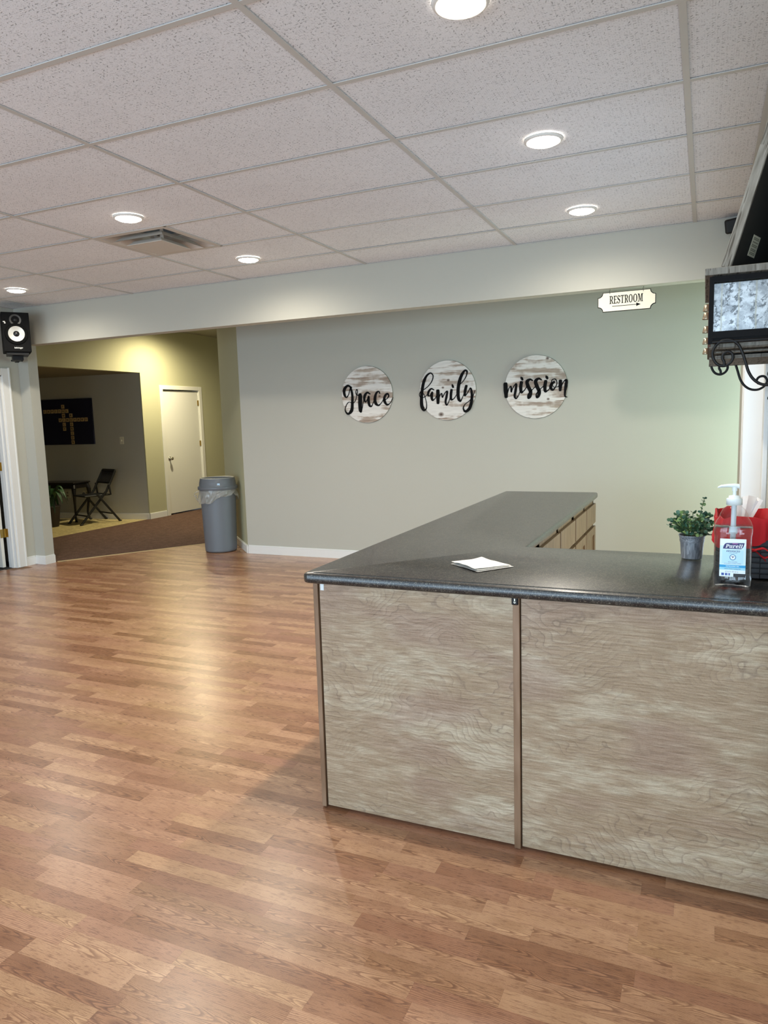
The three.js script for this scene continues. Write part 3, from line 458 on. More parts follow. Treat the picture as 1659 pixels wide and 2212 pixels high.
// ---------------------------------------------------------------- grey trash can by the angled wall
{
  const t = thing('trash_can', 'tall round grey plastic trash can with clear bag by the angled wall', 'trash can', [-5.125, 0, -6.775]);
  const grey = pmat('#6e747b', 0.42, {}), lidM = pmat('#676c72', 0.35, {});
  mesh('bin_body', lathe([[0, 0.003], [0.165, 0.003], [0.178, 0.012], [0.181, 0.03], [0.202, 0.70], [0.206, 0.715], [0.200, 0.715], [0.175, 0.03], [0, 0.02]], 56), grey, t);
  mesh('lid', lathe([[0.212, 0.722], [0.224, 0.724], [0.226, 0.752], [0.220, 0.760], [0.210, 0.762], [0.206, 0.80], [0.196, 0.846], [0.188, 0.852], [0.172, 0.848], [0.165, 0.835], [0.185, 0.765], [0.205, 0.730], [0.212, 0.722]], 56), lidM, t);
  mesh('lid_rim', lathe([[0.190, 0.848], [0.194, 0.853], [0.186, 0.857], [0.172, 0.853], [0.172, 0.848]], 56), mat('#a2a29b', 0.4), t);
  const tk = mesh('maker_sticker', (() => { const g = new THREE.CylinderGeometry(0.2065, 0.2085, 0.03, 6, 1, true, 0.62, 0.14); g.translate(0, 0.786, 0); return g; })(), mat('#b7d3ec', 0.3, { side: THREE.DoubleSide }), t); tk.userData.label = 'small pale blue sticker';
  const N = 160, g = [], P = (i, k) => { // crumpled skirt of clear bag hanging below the lid
    const a = i / N * Math.PI * 2, s = k / 6, drop = 0.11 + 0.05 * Math.sin(a * 2 + 2.2) + 0.012 * Math.sin(a * 7) + 0.01 * noise(i * 0.3, 1, 5);
    const r = 0.206 + 0.022 * s * (0.4 + fbm(i * 0.14, k * 0.7, 8, 3)) + 0.012 * s * Math.sin(a * 11 + k) + 0.006 * noise(i * 0.5, k * 1.3, 9); return [Math.sin(a) * r, 0.728 - drop * s, Math.cos(a) * r];
  };
  for (let i = 0; i < N; i++) for (let k = 0; k < 6; k++) { const a = P(i, k), b = P((i + 1) % N === 0 ? 0 : i + 1, k), c = P((i + 1) % N === 0 ? 0 : i + 1, k + 1), d = P(i, k + 1); g.push(...d, ...c, ...b, ...d, ...b, ...a); }
  const B = new THREE.BufferGeometry(); B.setAttribute('position', new THREE.Float32BufferAttribute(g, 3)); B.computeVertexNormals();
  const bag = pmat('#e6e6e0', 0.22, { transmission: 0.72, thickness: 0, side: THREE.DoubleSide });
  mesh('bag', B, bag, t);
  const knot = tube([[-0.20, 0.70, 0.10], [-0.235, 0.685, 0.115], [-0.255, 0.655, 0.11], [-0.24, 0.64, 0.11], [-0.225, 0.655, 0.11], [-0.23, 0.62, 0.11], [-0.215, 0.60, 0.10]], 0.006, 30, 6); mesh('bag_tail', knot, bag, t);
}

// ---------------------------------------------------------------- folded napkin on the counter
{
  const t = thing('napkin', 'folded white paper napkin lying on the dark countertop', 'napkin', [-0.735, 0.9142, -2.50]);
  const paper = mat('#f4f2ec', 0.85, { side: THREE.DoubleSide });
  const sheet = (A, B, C, D, y, bend, sd) => { // four corners in x,z, gently curled
    const n = 14, top = [], g = [], f = (s, q) => { const x = lerp(lerp(A[0], B[0], s), lerp(D[0], C[0], s), q), z = lerp(lerp(A[1], B[1], s), lerp(D[1], C[1], s), q); return [x, y + bend * (fbm(s * 3, q * 3, sd, 2) - 0.2) + bend * 0.9 * (1 - s) * Math.sin(q * 2.4), z]; };
    for (let i = 0; i < n; i++) for (let j = 0; j < n; j++) { const a = f(i / n, j / n), b = f((i + 1) / n, j / n), c = f((i + 1) / n, (j + 1) / n), d = f(i / n, (j + 1) / n); g.push(...a, ...d, ...c, ...a, ...c, ...b); }
    const q = new THREE.BufferGeometry(); q.setAttribute('position', new THREE.Float32BufferAttribute(g, 3)); q.computeVertexNormals(); const m = mergeVertices(q.clone().deleteAttribute('normal'), 1e-5); m.computeVertexNormals(); return m;
  };
  const c = [[-0.117, 0.004], [-0.036, -0.119], [0.117, -0.010], [0.020, 0.118]];
  mesh('lower_fold', sheet(c[0], c[1], c[2], c[3], 0.0012, 0.002, 3), paper, t);
  mesh('middle_fold', sheet([-0.113, 0.003], [-0.034, -0.117], [0.108, -0.010], [0.018, 0.113], 0.0038, 0.003, 5), paper, t);
  mesh('upper_fold', sheet([-0.116, 0.002], [-0.033, -0.115], [0.104, -0.012], [0.008, 0.112], 0.0065, 0.006, 7), paper, t);
}

// ---------------------------------------------------------------- small plant in a galvanised bucket
const galvTex = (sd, a, b, sc, repeat) => tex(512, 512, (u, v) => {
  let best = 9, id = 0; const x = u * sc, y = v * sc, ci = Math.floor(x), cj = Math.floor(y);
  for (let i = -1; i <= 1; i++) for (let j = -1; j <= 1; j++) { const px = ci + i + hash((ci + i + sc) % sc, (cj + j + sc) % sc, sd), py = cj + j + hash((ci + i + sc) % sc, (cj + j + sc) % sc, sd + 1), d = Math.hypot(px - x, (py - y)); if (d < best) { best = d; id = hash((ci + i + sc) % sc, (cj + j + sc) % sc, sd + 2); } }
  const c = mix3(a, b, id * 0.8 + 0.2 * fbm(u * 20, v * 20, sd + 5, 2)); return c;
}, { repeat });
const galv = mat('#ffffff', 0.36, { metalness: 0.45, map: galvTex(501, [122, 126, 131], [188, 192, 197], 24, [3, 1.2]) });
{
  const t = thing('potted_plant', 'small leafy green plant in a galvanised bucket on the counter', 'plant', [-0.035, 0.914, -2.838]);
  const s = 1;
  mesh('bucket', lathe([[0, 0.001], [0.034, 0.001], [0.036, 0.004], [0.0405, 0.062], [0.0425, 0.064], [0.0415, 0.067], [0.0430, 0.069], [0.0420, 0.072], [0.0445, 0.084], [0.0465, 0.086], [0.0465, 0.089], [0.043, 0.088], [0.034, 0.006], [0, 0.006]], 40), galv, t);
  mesh('soil', (() => { const g = new THREE.CylinderGeometry(0.042, 0.040, 0.008, 24); g.translate(0, 0.078, 0); return g; })(), mat('#2c241c', 0.95), t);
  const leafGeo = (() => { const n = 8, P = [0, 0, 0], I = []; for (let i = 0; i <= n; i++) { const a = -2.5 + 5 * i / n; P.push(Math.sin(a) * 0.95, 1 + Math.cos(a) * -1 * -1 * 1.0, 0.25 * (Math.sin(a) ** 2)); } for (let i = 1; i <= n; i++) I.push(0, i, i + 1); const g = new THREE.BufferGeometry(); g.setAttribute('position', new THREE.Float32BufferAttribute(P, 3)); g.setIndex(I); g.computeVertexNormals(); return g; })();
  const leafM = ['#3f6140', '#5f7f4c', '#2f5040', '#7d9a58', '#48705a'].map((c) => pmat(c, 0.55, { side: THREE.DoubleSide, transmission: 0.12, thickness: 0 }));
  seed = 1234;
  const stems = [], extra = []; let made = 0;
  const sprig = (bx0, bz0, tx, ty, tz, n, size) => {
    const A = V(bx0, 0.082, bz0), B = V(tx, ty, tz), M = A.clone().lerp(B, 0.5).add(V(0, 0.012, 0)), cv = new THREE.QuadraticBezierCurve3(A, M, B);
    stems.push(new THREE.TubeGeometry(cv, 6, 0.0011, 5));
    for (let i = 0; i < n; i++) {
      const q = 0.28 + 0.72 * i / (n - 1), p = cv.getPoint(q), d = cv.getTangent(q);
      for (const sd of [0, 1]) {
        const o = mesh('leaf', leafGeo, leafM[Math.floor(rnd() * 5)], made < 290 ? t : null), a = i * 1.9 + sd * Math.PI + rr(-0.4, 0.4);
        const side = V(Math.cos(a), 0.35, Math.sin(a)).addScaledVector(d, 0.4).normalize(); o.position.copy(p); o.quaternion.setFromUnitVectors(V(0, 1, 0), side); o.rotateY(rr(0, 6.28)); o.scale.setScalar(size * rr(0.75, 1.2) * (1 - 0.35 * q * (ty > 0.19 ? 1 : 0.2))); made++; if (!o.parent) { o.updateMatrix(); extra.push(leafGeo.clone().applyMatrix4(o.matrix)); }
      }
    }
  };
  sprig(0.01, 0, 0.038, 0.222, 0.0, 8, 0.0078);
  for (let i = 0; i < 38; i++) { const a = i * 2.39996, r = 0.03 + 0.048 * Math.sqrt(((i * 17) % 38 + 0.5) / 38), y = 0.165 - 0.55 * Math.max(0, r - 0.035) * 1.5 + rr(-0.012, 0.012); sprig(0.02 * Math.cos(a), 0.02 * Math.sin(a), (r + 0.006) * Math.cos(a), y - (r > 0.068 ? 0.025 : 0), r * Math.sin(a), 6, 0.0078); }
  const fill = mesh('leaf_cluster', mergeGeometries(extra), leafM[0], t); fill.userData.kind = 'stuff';
  mesh('stems', join(stems), mat('#55613a', 0.7), t);
}

// ---------------------------------------------------------------- pump bottle of hand sanitizer
{
  const t = thing('sanitizer_bottle', 'clear pump bottle of hand sanitizer with pale blue label', 'bottle', [0.086, 0.9145, -2.415], -0.03);
  const ring = (rx, rz, y, e, n = 48) => { const o = []; for (let i = 0; i < n; i++) { const a = i / n * Math.PI * 2, c = Math.cos(a), s = Math.sin(a); o.push([rx * Math.sign(c) * Math.abs(c) ** (2 / e), y, rz * Math.sign(s) * Math.abs(s) ** (2 / e)]); } return o; };
  const loft = (rings, capB, capT) => { const P = [], I = [], n = rings[0].length; rings.forEach((r) => r.forEach((p) => P.push(...p))); for (let k = 0; k + 1 < rings.length; k++) for (let i = 0; i < n; i++) { const a = k * n + i, b = k * n + (i + 1) % n, c = a + n, d = b + n; I.push(a, c, b, b, c, d); } const cap = (k, flip) => { const y = rings[k][0][1], ci = P.length / 3; P.push(0, y, 0); for (let i = 0; i < n; i++) { const a = k * n + i, b = k * n + (i + 1) % n; flip ? I.push(ci, b, a) : I.push(ci, a, b); } }; if (capB) cap(0, false); if (capT) cap(rings.length - 1, true); const g = new THREE.BufferGeometry(); g.setAttribute('position', new THREE.Float32BufferAttribute(P, 3)); g.setIndex(I); g.computeVertexNormals(); return g; };
  const prof = [[0.046, 0.036, 0.001, 3], [0.053, 0.043, 0.006, 3.1], [0.0545, 0.0445, 0.030, 3.2], [0.0525, 0.0425, 0.036, 3.2], [0.0525, 0.0425, 0.158, 3.2], [0.0545, 0.0445, 0.165, 3.2], [0.0545, 0.0445, 0.178, 3.0], [0.0535, 0.0435, 0.190, 2.8], [0.048, 0.040, 0.203, 2.5], [0.041, 0.036, 0.213, 2.3], [0.038, 0.034, 0.224, 2.2], [0.031, 0.030, 0.238, 2], [0.022, 0.022, 0.246, 2], [0.019, 0.019, 0.249, 2], [0.018, 0.018, 0.256, 2]];
  const shell = pmat('#ffffff', 0.04, { transmission: 1, thickness: 0, ior: 1.45 });
  mesh('bottle_body', loft(prof.map(([a, b, y, e]) => ring(a, b, y, e)), true, false), shell, t);
  const gel = prof.filter((p) => p[2] <= 0.178).map(([a, b, y, e]) => ring(a - 0.0016, b - 0.0016, Math.max(0.003, y), e)); gel.push(ring(0.052, 0.0425, 0.186, 3.4));
  mesh('gel', loft(gel, true, true), pmat('#ffffff', 0.02, { transmission: 1, thickness: 0.08, ior: 1.33, attenuationColor: new THREE.Color('#e9f1f2'), attenuationDistance: 0.5 }), t);
  const wp = pmat('#e8f1f2', 0.4, {});
  mesh('pump_collar', lathe([[0, 0.252], [0.0225, 0.252], [0.0225, 0.270], [0.020, 0.272], [0.0165, 0.272], [0.0155, 0.279], [0.008, 0.281], [0, 0.281]], 36), wp, t);
  mesh('pump_stem', join([rod([0, 0.279, 0], [0, 0.300, 0], 0.0052), rod([0, 0.294, 0], [0, 0.306, 0], 0.0075)]), wp, t);
  mesh('dip_tube', join([rod([-0.001, 0.13, 0], [0, 0.256, 0], 0.0075), rod([-0.003, 0.02, 0], [-0.001, 0.13, 0], 0.004), rod([-0.001, 0.165, 0], [-0.001, 0.176, 0], 0.0115)]), pmat('#dbe6ec', 0.5, { transmission: 0.3, thickness: 0 }), t);
  const sp = [[0.014, 0.0090, 0.306], [0.013, 0.0095, 0.308], [0.0, 0.0085, 0.310], [-0.02, 0.0065, 0.310], [-0.038, 0.0050, 0.308], [-0.046, 0.0035, 0.304], [-0.0475, 0.0012, 0.3032]].map(([x, w, y], i) => { const o = []; for (let k = 0; k < 16; k++) { const a = k / 16 * Math.PI * 2; o.push([x, y + Math.sin(a) * w * 0.75, Math.cos(a) * w]); } return o; });
  mesh('pump_head', loft(sp, true, true), wp, t);
  const cv = document.createElement('canvas'); cv.width = 440; cv.height = 720; const c = cv.getContext('2d');
  const gr = '#cfeaf3'; c.fillStyle = '#eef8fb'; c.fillRect(0, 0, 440, 720);
  c.fillStyle = '#d2edf5'; c.fillRect(0, 130, 440, 370); c.fillStyle = '#bfe6f2'; c.fillRect(40, 210, 360, 260);
  c.fillStyle = '#151560'; c.beginPath(); c.moveTo(52, 190); c.quadraticCurveTo(66, 84, 120, 80); c.lineTo(412, 70); c.quadraticCurveTo(400, 170, 356, 186); c.closePath(); c.fill();
  c.fillStyle = '#b0549a'; c.fillRect(210, 84, 90, 14);
  c.fillStyle = '#ffffff'; c.font = 'italic bold 92px serif'; c.textAlign = 'center'; c.fillText('Purell', 232, 170);
  c.fillStyle = '#22226a'; c.font = 'bold 44px sans-serif'; c.fillText('ADVANCED', 226, 248); c.font = '18px sans-serif'; c.fillText('HAND SANITIZER', 226, 274);
  c.strokeStyle = '#2a5d9c'; c.lineWidth = 10; c.beginPath(); c.arc(222, 348, 50, 0, 6.3); c.stroke(); c.fillStyle = '#ffffff'; c.beginPath(); c.arc(222, 348, 36, 0, 6.3); c.fill(); c.fillStyle = '#22226a'; c.beginPath(); c.moveTo(190, 332); c.lineTo(254, 332); c.lineTo(228, 350); c.lineTo(222, 378); c.lineTo(216, 350); c.closePath(); c.fill();
  c.fillStyle = '#3a3a7a'; c.font = '26px sans-serif'; c.fillText('KILLS 99.99%', 222, 446); c.font = '22px sans-serif'; c.fillText('OF ILLNESS CAUSING GERMS', 222, 476);
  c.fillStyle = '#1f9fd6'; c.fillRect(0, 496, 440, 48); c.fillStyle = '#e8f6fb'; c.font = 'bold 28px sans-serif'; c.fillText('REFRESHING GEL', 222, 530);
  c.fillStyle = '#9fdcf0'; c.fillRect(0, 544, 440, 46); c.fillStyle = '#14145a'; c.font = 'bold 22px sans-serif'; c.fillText('Leaves Hands Feeling Soft', 222, 576);
  c.fillStyle = '#3a3a5a'; c.font = '32px sans-serif'; c.fillText('67.6 FL OZ (2 L)', 210, 634);
  c.fillStyle = '#2b4aa0'; for (const [x, w] of [[36, 46], [100, 34], [146, 12], [166, 18]]) c.fillRect(x, 652, w, 46);
  c.fillStyle = '#08080a'; c.fillRect(240, 656, 200, 64);
  const lt = new THREE.CanvasTexture(cv); lt.colorSpace = THREE.SRGBColorSpace;
  const lg = new THREE.PlaneGeometry(0.071, 0.116, 12, 1), P = lg.attributes.position; for (let i = 0; i < P.count; i++) { const x = P.getX(i); P.setXYZ(i, x, P.getY(i) + 0.095, 0.0436 - 0.9 * x * x - (x / 0.04) ** 6 * 0.0004); } lg.computeVertexNormals();
  const lb = mesh('label', lg, mat('#ffffff', 0.35, { map: lt, side: THREE.DoubleSide }), t); lb.userData.label = 'pale blue printed label';
}

// ---------------------------------------------------------------- dark woven basket lined with red cloth
{
  const t = thing('basket', 'dark woven basket with red cloth lining and white tissue', 'basket', [0.122, 0.914, -2.655]);
  const wov = mat('#1a1a20', 0.5), red = mat('#b3121c', 0.85, { side: THREE.DoubleSide });
  const hw = 0.078, hd = 0.13;
  const slats = (parent) => { // woven bands, each piece bulging over and under the stakes
    for (let r = 0; r < 6; r++) {
      const y = 0.004 + r * 0.0175;
      for (const [ax, len, off] of [[0, hw, hd], [0, hw, -hd], [1, hd, hw], [1, hd, -hw]]) {
        const n = ax ? 8 : 5; for (let i = 0; i < n; i++) { const s = -len + 2 * len * i / n, e = s + 2 * len / n, out = (i + r) % 2 ? 0.0028 : 0; const sg = Math.sign(off), o = off + sg * out; mesh('weave_strip', ax ? bx(o - 0.002, o + 0.002, y, y + 0.015, s, e, 0.0018) : bx(s, e, y, y + 0.015, o - 0.002, o + 0.002, 0.0018), wov, parent); }
      }
    }
  };
  const body = mesh('basket_body', join([bx(-hw + 0.003, hw - 0.003, 0.002, 0.006, -hd + 0.003, hd - 0.003), bx(-hw + 0.003, -hw + 0.005, 0.002, 0.15, -hd, hd), bx(hw - 0.005, hw - 0.003, 0.002, 0.15, -hd, hd), bx(-hw, hw, 0.002, 0.15, -hd + 0.003, -hd + 0.005), bx(-hw, hw, 0.002, 0.15, hd - 0.005, hd - 0.003)]), wov, t);
  slats(body);
  // lining: folded over the rim all round
  const per = []; const N = 96; for (let i = 0; i < N; i++) { const a = i / N * Math.PI * 2, c = Math.cos(a), s = Math.sin(a); per.push([Math.sign(c) * Math.abs(c) ** 0.35, Math.sign(s) * Math.abs(s) ** 0.35]); }
  const rows = [[-0.012, 0.10], [-0.006, 0.165], [0.002, 0.198], [0.007, 0.196], [0.009, 0.16], [0.012, 0.115]], g = [];
  const pp = (i, k) => { const [o, y] = rows[k], [c, s] = per[i % N], w = k > 1 ? (fbm(i * 0.25, k, 3, 2) - 0.5) * 0.012 * k / 3 : 0, j = i % N; return [c * (hw + o + w), y + (k >= 4 ? (noise(j * 0.35, 4, 6) - 0.5) * 0.03 : (noise(j * 0.2, 2, 8) - 0.5) * 0.012), s * (hd + o + w)]; };
  for (let i = 0; i < N; i++) for (let k = 0; k + 1 < rows.length; k++) { const a = pp(i, k), b = pp(i + 1, k), c = pp(i + 1, k + 1), d = pp(i, k + 1); g.push(...a, ...c, ...b, ...a, ...d, ...c); }
  const B = new THREE.BufferGeometry(); B.setAttribute('position', new THREE.Float32BufferAttribute(g, 3)); B.deleteAttribute('normal'); const RL = mergeVertices(B, 1e-5); RL.computeVertexNormals(); mesh('red_lining', RL, red, t);
  const loop = (pts, w) => { const cv = new THREE.CatmullRomCurve3(pts.map((p) => V(...p))), q = []; for (let i = 0; i < 38; i++) { const a = cv.getPoint(i / 24), b = cv.getPoint((i + 1) / 24); q.push(a.x, a.y, a.z, b.x, b.y, b.z, b.x, b.y - w * 0.4, b.z + w, a.x, a.y, a.z, b.x, b.y - w * 0.4, b.z + w, a.x, a.y - w * 0.4, a.z + w); } const o = new THREE.BufferGeometry(); o.setAttribute('position', new THREE.Float32BufferAttribute(q, 3)); o.computeVertexNormals(); return o; };
  mesh('ribbon_bow', join([loop([[0.03, 0.10, hd + 0.006], [0.055, 0.108, hd + 0.02], [0.072, 0.092, hd + 0.025], [0.058, 0.078, hd + 0.015], [0.03, 0.098, hd + 0.008]], 0.010), loop([[0.03, 0.10, hd + 0.006], [0.045, 0.085, hd + 0.012], [0.062, 0.066, hd + 0.012]], 0.010), loop([[0.03, 0.10, hd + 0.006], [0.005, 0.105, hd + 0.02], [-0.01, 0.092, hd + 0.02], [0.03, 0.098, hd + 0.008]], 0.010)]), red, t);
  const tg = []; const tis = (x, z, a, w, h, sd) => { const n = 8, f = (i, j) => { const s = i / n - 0.5, q = j / n, sp = w * (0.25 + 0.75 * q), fold = 0.012 * Math.sin(i * 1.7 + sd) * q; return [x + Math.cos(a) * s * sp - Math.sin(a) * fold + 0.02 * q, 0.14 + h * q - 0.03 * Math.abs(s) * q, z + Math.sin(a) * s * sp + Math.cos(a) * fold]; }; for (let i = 0; i < n; i++) for (let j = 0; j < n; j++) tg.push(...f(i, j), ...f(i + 1, j), ...f(i + 1, j + 1), ...f(i, j), ...f(i + 1, j + 1), ...f(i, j + 1)); };
  tis(-0.005, 0.03, 0.2, 0.085, 0.12, 1); tis(0.005, 0.01, 0.9, 0.075, 0.115, 2.2); tis(-0.02, -0.01, -0.4, 0.06, 0.10, 4);
  const T = new THREE.BufferGeometry(); T.setAttribute('position', new THREE.Float32BufferAttribute(tg, 3)); T.computeVertexNormals(); mesh('tissue', T, pmat('#f3f0ec', 0.9, { side: THREE.DoubleSide, transmission: 0.25, thickness: 0 }), t);
}

// ---------------------------------------------------------------- rustic wall shelf box with iron brackets
const barn = mat('#ffffff', 0.85, { map: tex(256, 512, (u, v) => { const a = fbm(u * 26, v * 7, 601, 4), b = sstep(0.62, 0.75, fbm(u * 40, v * 5, 607, 3)); const c = mix3([150, 148, 140], [96, 92, 84], a); return mix3(c, [62, 56, 48], b * 0.8); }, { repeat: [6, 3] }) });
{
  const ZN = -2.40, ZF = -2.98, t = thing('wall_shelf', 'rustic black-framed shelf box with blue-grey galvanised end panel', 'wall shelf', [XR, 1.613, (ZN + ZF) / 2]);
  const X = (x) => x - XR, Y = (y) => y - 1.613, Z = (z) => z - (ZN + ZF) / 2;
  mesh('top_board', bx(X(-0.012), X(XR - 0.002), Y(1.846), Y(1.866), Z(ZF - 0.01), Z(ZN + 0.012), 0.002), barn, t);
  mesh('end_frame', join([bx(X(0.001), X(0.014), Y(1.648), Y(1.842), Z(ZN - 0.006), Z(ZN + 0.004)), bx(X(0.196), X(0.212), Y(1.648), Y(1.842), Z(ZN - 0.006), Z(ZN + 0.004)), bx(X(0.014), X(0.196), Y(1.826), Y(1.842), Z(ZN - 0.006), Z(ZN + 0.004)), bx(X(0.014), X(0.196), Y(1.664), Y(1.684), Z(ZN - 0.006), Z(ZN + 0.004)), bx(X(0.014), X(0.196), Y(1.648), Y(1.664), Z(ZN - 0.008), Z(ZN + 0.001))]), blackPaint, t);
  const gp = bx(X(0.012), X(0.200), Y(1.682), Y(1.824), Z(ZN - 0.020), Z(ZN - 0.016)); { const P = gp.attributes.position, uv = gp.attributes.uv; for (let i = 0; i < P.count; i++) uv.setXY(i, (P.getX(i) - X(0.012)) / 0.19, (P.getY(i) - Y(1.682)) / 0.19); }
  const spangle = tex(512, 512, (u, v) => {
    const n = fbm(u * 26, v * 26, 701, 4), m = fbm(u * 14 + n * 2, v * 12 - n, 705, 3), dk = sstep(0.57, 0.70, fbm(u * 24 + n * 2.5, v * 19 + n * 2, 711, 3));
    let c = mix3([134, 137, 139], [182, 184, 185], sstep(0.25, 0.75, m)); c = mix3(c, [90, 92, 94], dk * 0.85);
    for (const s of [0.12, 0.36, 0.60, 0.84]) { const d = Math.abs(u - s + (noise(v * 9, s * 30, 3) - 0.5) * 0.012); if (d < 0.016) c = mix3(c, [150, 146, 132], 0.6 * (1 - d / 0.016) + 0.2); }
    return c;
  });
  const ip = mesh('galvanised_panel', gp, mat('#ffffff', 0.36, { map: spangle, metalness: 0.8 }), t); ip.userData.label = 'mottled blue-grey galvanised sheet';
  mesh('side_board', bx(X(0.0), X(0.008), Y(1.64), Y(1.846), Z(ZF), Z(ZN - 0.006)), mat('#5a3a26', 0.7), t);
  mesh('back_board', bx(X(XR - 0.010), X(XR - 0.002), Y(1.64), Y(1.846), Z(ZF), Z(ZN - 0.01)), mat('#3a2c22', 0.8), t);
  mesh('bottom_board', join([bx(X(0.004), X(XR - 0.004), Y(1.638), Y(1.648), Z(ZF), Z(ZN - 0.01)), bx(X(0.006), X(XR - 0.004), Y(1.613), Y(1.620), Z(ZF), Z(ZN - 0.16))]), barn, t);
  for (let i = 0; i < 3; i++) mesh('slat', bx(X(0.008 + i * 0.004), X(XR - 0.004), Y(1.636 - i * 0.009), Y(1.641 - i * 0.009), Z(ZN - 0.07 - i * 0.06), Z(ZN - 0.03 - i * 0.06)), barn, t);
  // cup pulls along the front
  const cup = (() => { const g = lathe([[0.001, 0.012], [0.006, 0.011], [0.010, 0.006], [0.0125, -0.004], [0.0135, -0.010], [0.0125, -0.010], [0.0, 0.004]], 20); return g; })();
  [[1.782, -2.62], [1.738, -2.46], [1.715, -2.64], [1.692, -2.80], [1.668, -2.95]].forEach(([y, z]) => { const o = mesh('cup_pull', cup, mat('#b7a88e', 0.25, { metalness: 0.9 }), t); o.position.set(X(-0.004), Y(y), Z(z)); });
  // wrought-iron scroll brackets
  const scroll = (z) => {
    const g = [];
    const P = (x, y) => [X(x), Y(y), Z(z)];
    // big ring curling from the S, top touching the shelf
    const S = []; const add = (x, y) => S.push(P(x, y));
    add(0.046, 1.598); add(0.050, 1.612); add(0.046, 1.624); add(0.036, 1.628); add(0.026, 1.620);
    S.length = 0;
    const spiral = (cx, cy, r0, r1, a0, a1, n) => { for (let i = 0; i <= n; i++) { const q = i / n, a = lerp(a0, a1, q), r = lerp(r0, r1, q); S.push(P(cx + r * Math.cos(a), cy + r * Math.sin(a))); } };
    spiral(0.053, 1.610, 0.010, 0.021, -2.6, -2.6 + 3.9 - 6.2832, 0);
    S.length = 0;
    // inner curl -> outer ring -> over the top -> S down to the wall
    [[0.046, 1.583], [0.046, 1.594], [0.041, 1.604], [0.043, 1.617], [0.054, 1.623], [0.066, 1.617], [0.069, 1.604], [0.062, 1.590], [0.046, 1.582], [0.029, 1.587], [0.018, 1.602], [0.014, 1.622], [0.022, 1.642], [0.040, 1.655], [0.060, 1.656], [0.080, 1.644], [0.092, 1.622], [0.102, 1.592], [0.112, 1.560], [0.126, 1.538], [0.146, 1.524], [0.170, 1.522], [0.190, 1.534], [0.198, 1.552], [0.188, 1.568], [0.172, 1.566], [0.164, 1.552], [0.172, 1.542]].forEach((p) => S.push(P(...p)));
    g.push(tube(S, 0.0042, 160, 8)); 
    g.push(bx(X(XR - 0.010), X(XR - 0.002), Y(1.47), Y(1.648), Z(z - 0.006), Z(z + 0.006), 0.002)); g.push(rod(P(0.012, 1.652), P(XR - 0.004, 1.652), 0.0042, 8));
    for (const y of [1.49, 1.60]) g.push(rod(P(XR - 0.014, y), P(XR - 0.009, y), 0.005, 10));
    return join(g);
  };
  mesh('scroll_bracket', scroll(ZN + 0.012), blackMetal, t); mesh('scroll_bracket', scroll(ZF + 0.03), blackMetal, t);
}
{ // framed board leaning on top of the shelf
  const t = thing('leaning_frame', 'weathered wood framed black board leaning against the right wall above the shelf', 'picture frame', [0, 0, 0]);
  const O = V(0.056, 1.868, -2.43), E1 = V(0.145, 0, -0.42).normalize(), U = V(0.120, 0.42, 0.041).normalize(), N = new THREE.Vector3().crossVectors(E1, U).normalize();
  const m = new THREE.Matrix4().makeBasis(E1, U, N).setPosition(O); t.applyMatrix4(m);
  const W = 0.40, H = 0.40, D = 0.028, wd = 0.03;
  mesh('frame_rail', join([bx(0, wd, 0, H, -D, 0, 0.002), bx(W - wd, W, 0, H, -D, 0, 0.002), bx(wd, W - wd, 0, wd, -D, 0, 0.002), bx(wd, W - wd, H - wd, H, -D, 0, 0.002)]), barn, t);
  mesh('backing_board', bx(0.006, W - 0.006, 0.004, H - 0.006, -D * 0.6, 0.001), mat('#0b0a09', 0.7), t);
  const st = mesh('barcode_sticker', join([bx(0.10, 0.165, 0.05, 0.11, 0.001, 0.0016)]), mat('#c9c6b2', 0.6), t);
  mesh('barcode', join([0.056, 0.060, 0.066, 0.070, 0.078, 0.082, 0.090, 0.098, 0.102].map((y) => bx(0.108, 0.157, y, y + 0.002, 0.0016, 0.0019))), mat('#6a6a58', 0.7), st);
}
{ // small black sensor box at the beam
  const t = thing('wall_sensor', 'small black box speaker high on the beam by the corner', 'sensor', [0.132, 2.675, ZB]);
  const g = bx(-0.048, 0.048, -0.045, 0.045, 0.03, 0.10, 0.014); g.rotateX(0.25); g.rotateZ(0.12); mesh('housing', g, mat('#0c0c0d', 0.6), t); mesh('bracket', bx(-0.012, 0.012, -0.012, 0.012, 0, 0.05), blackMetal, t);
}

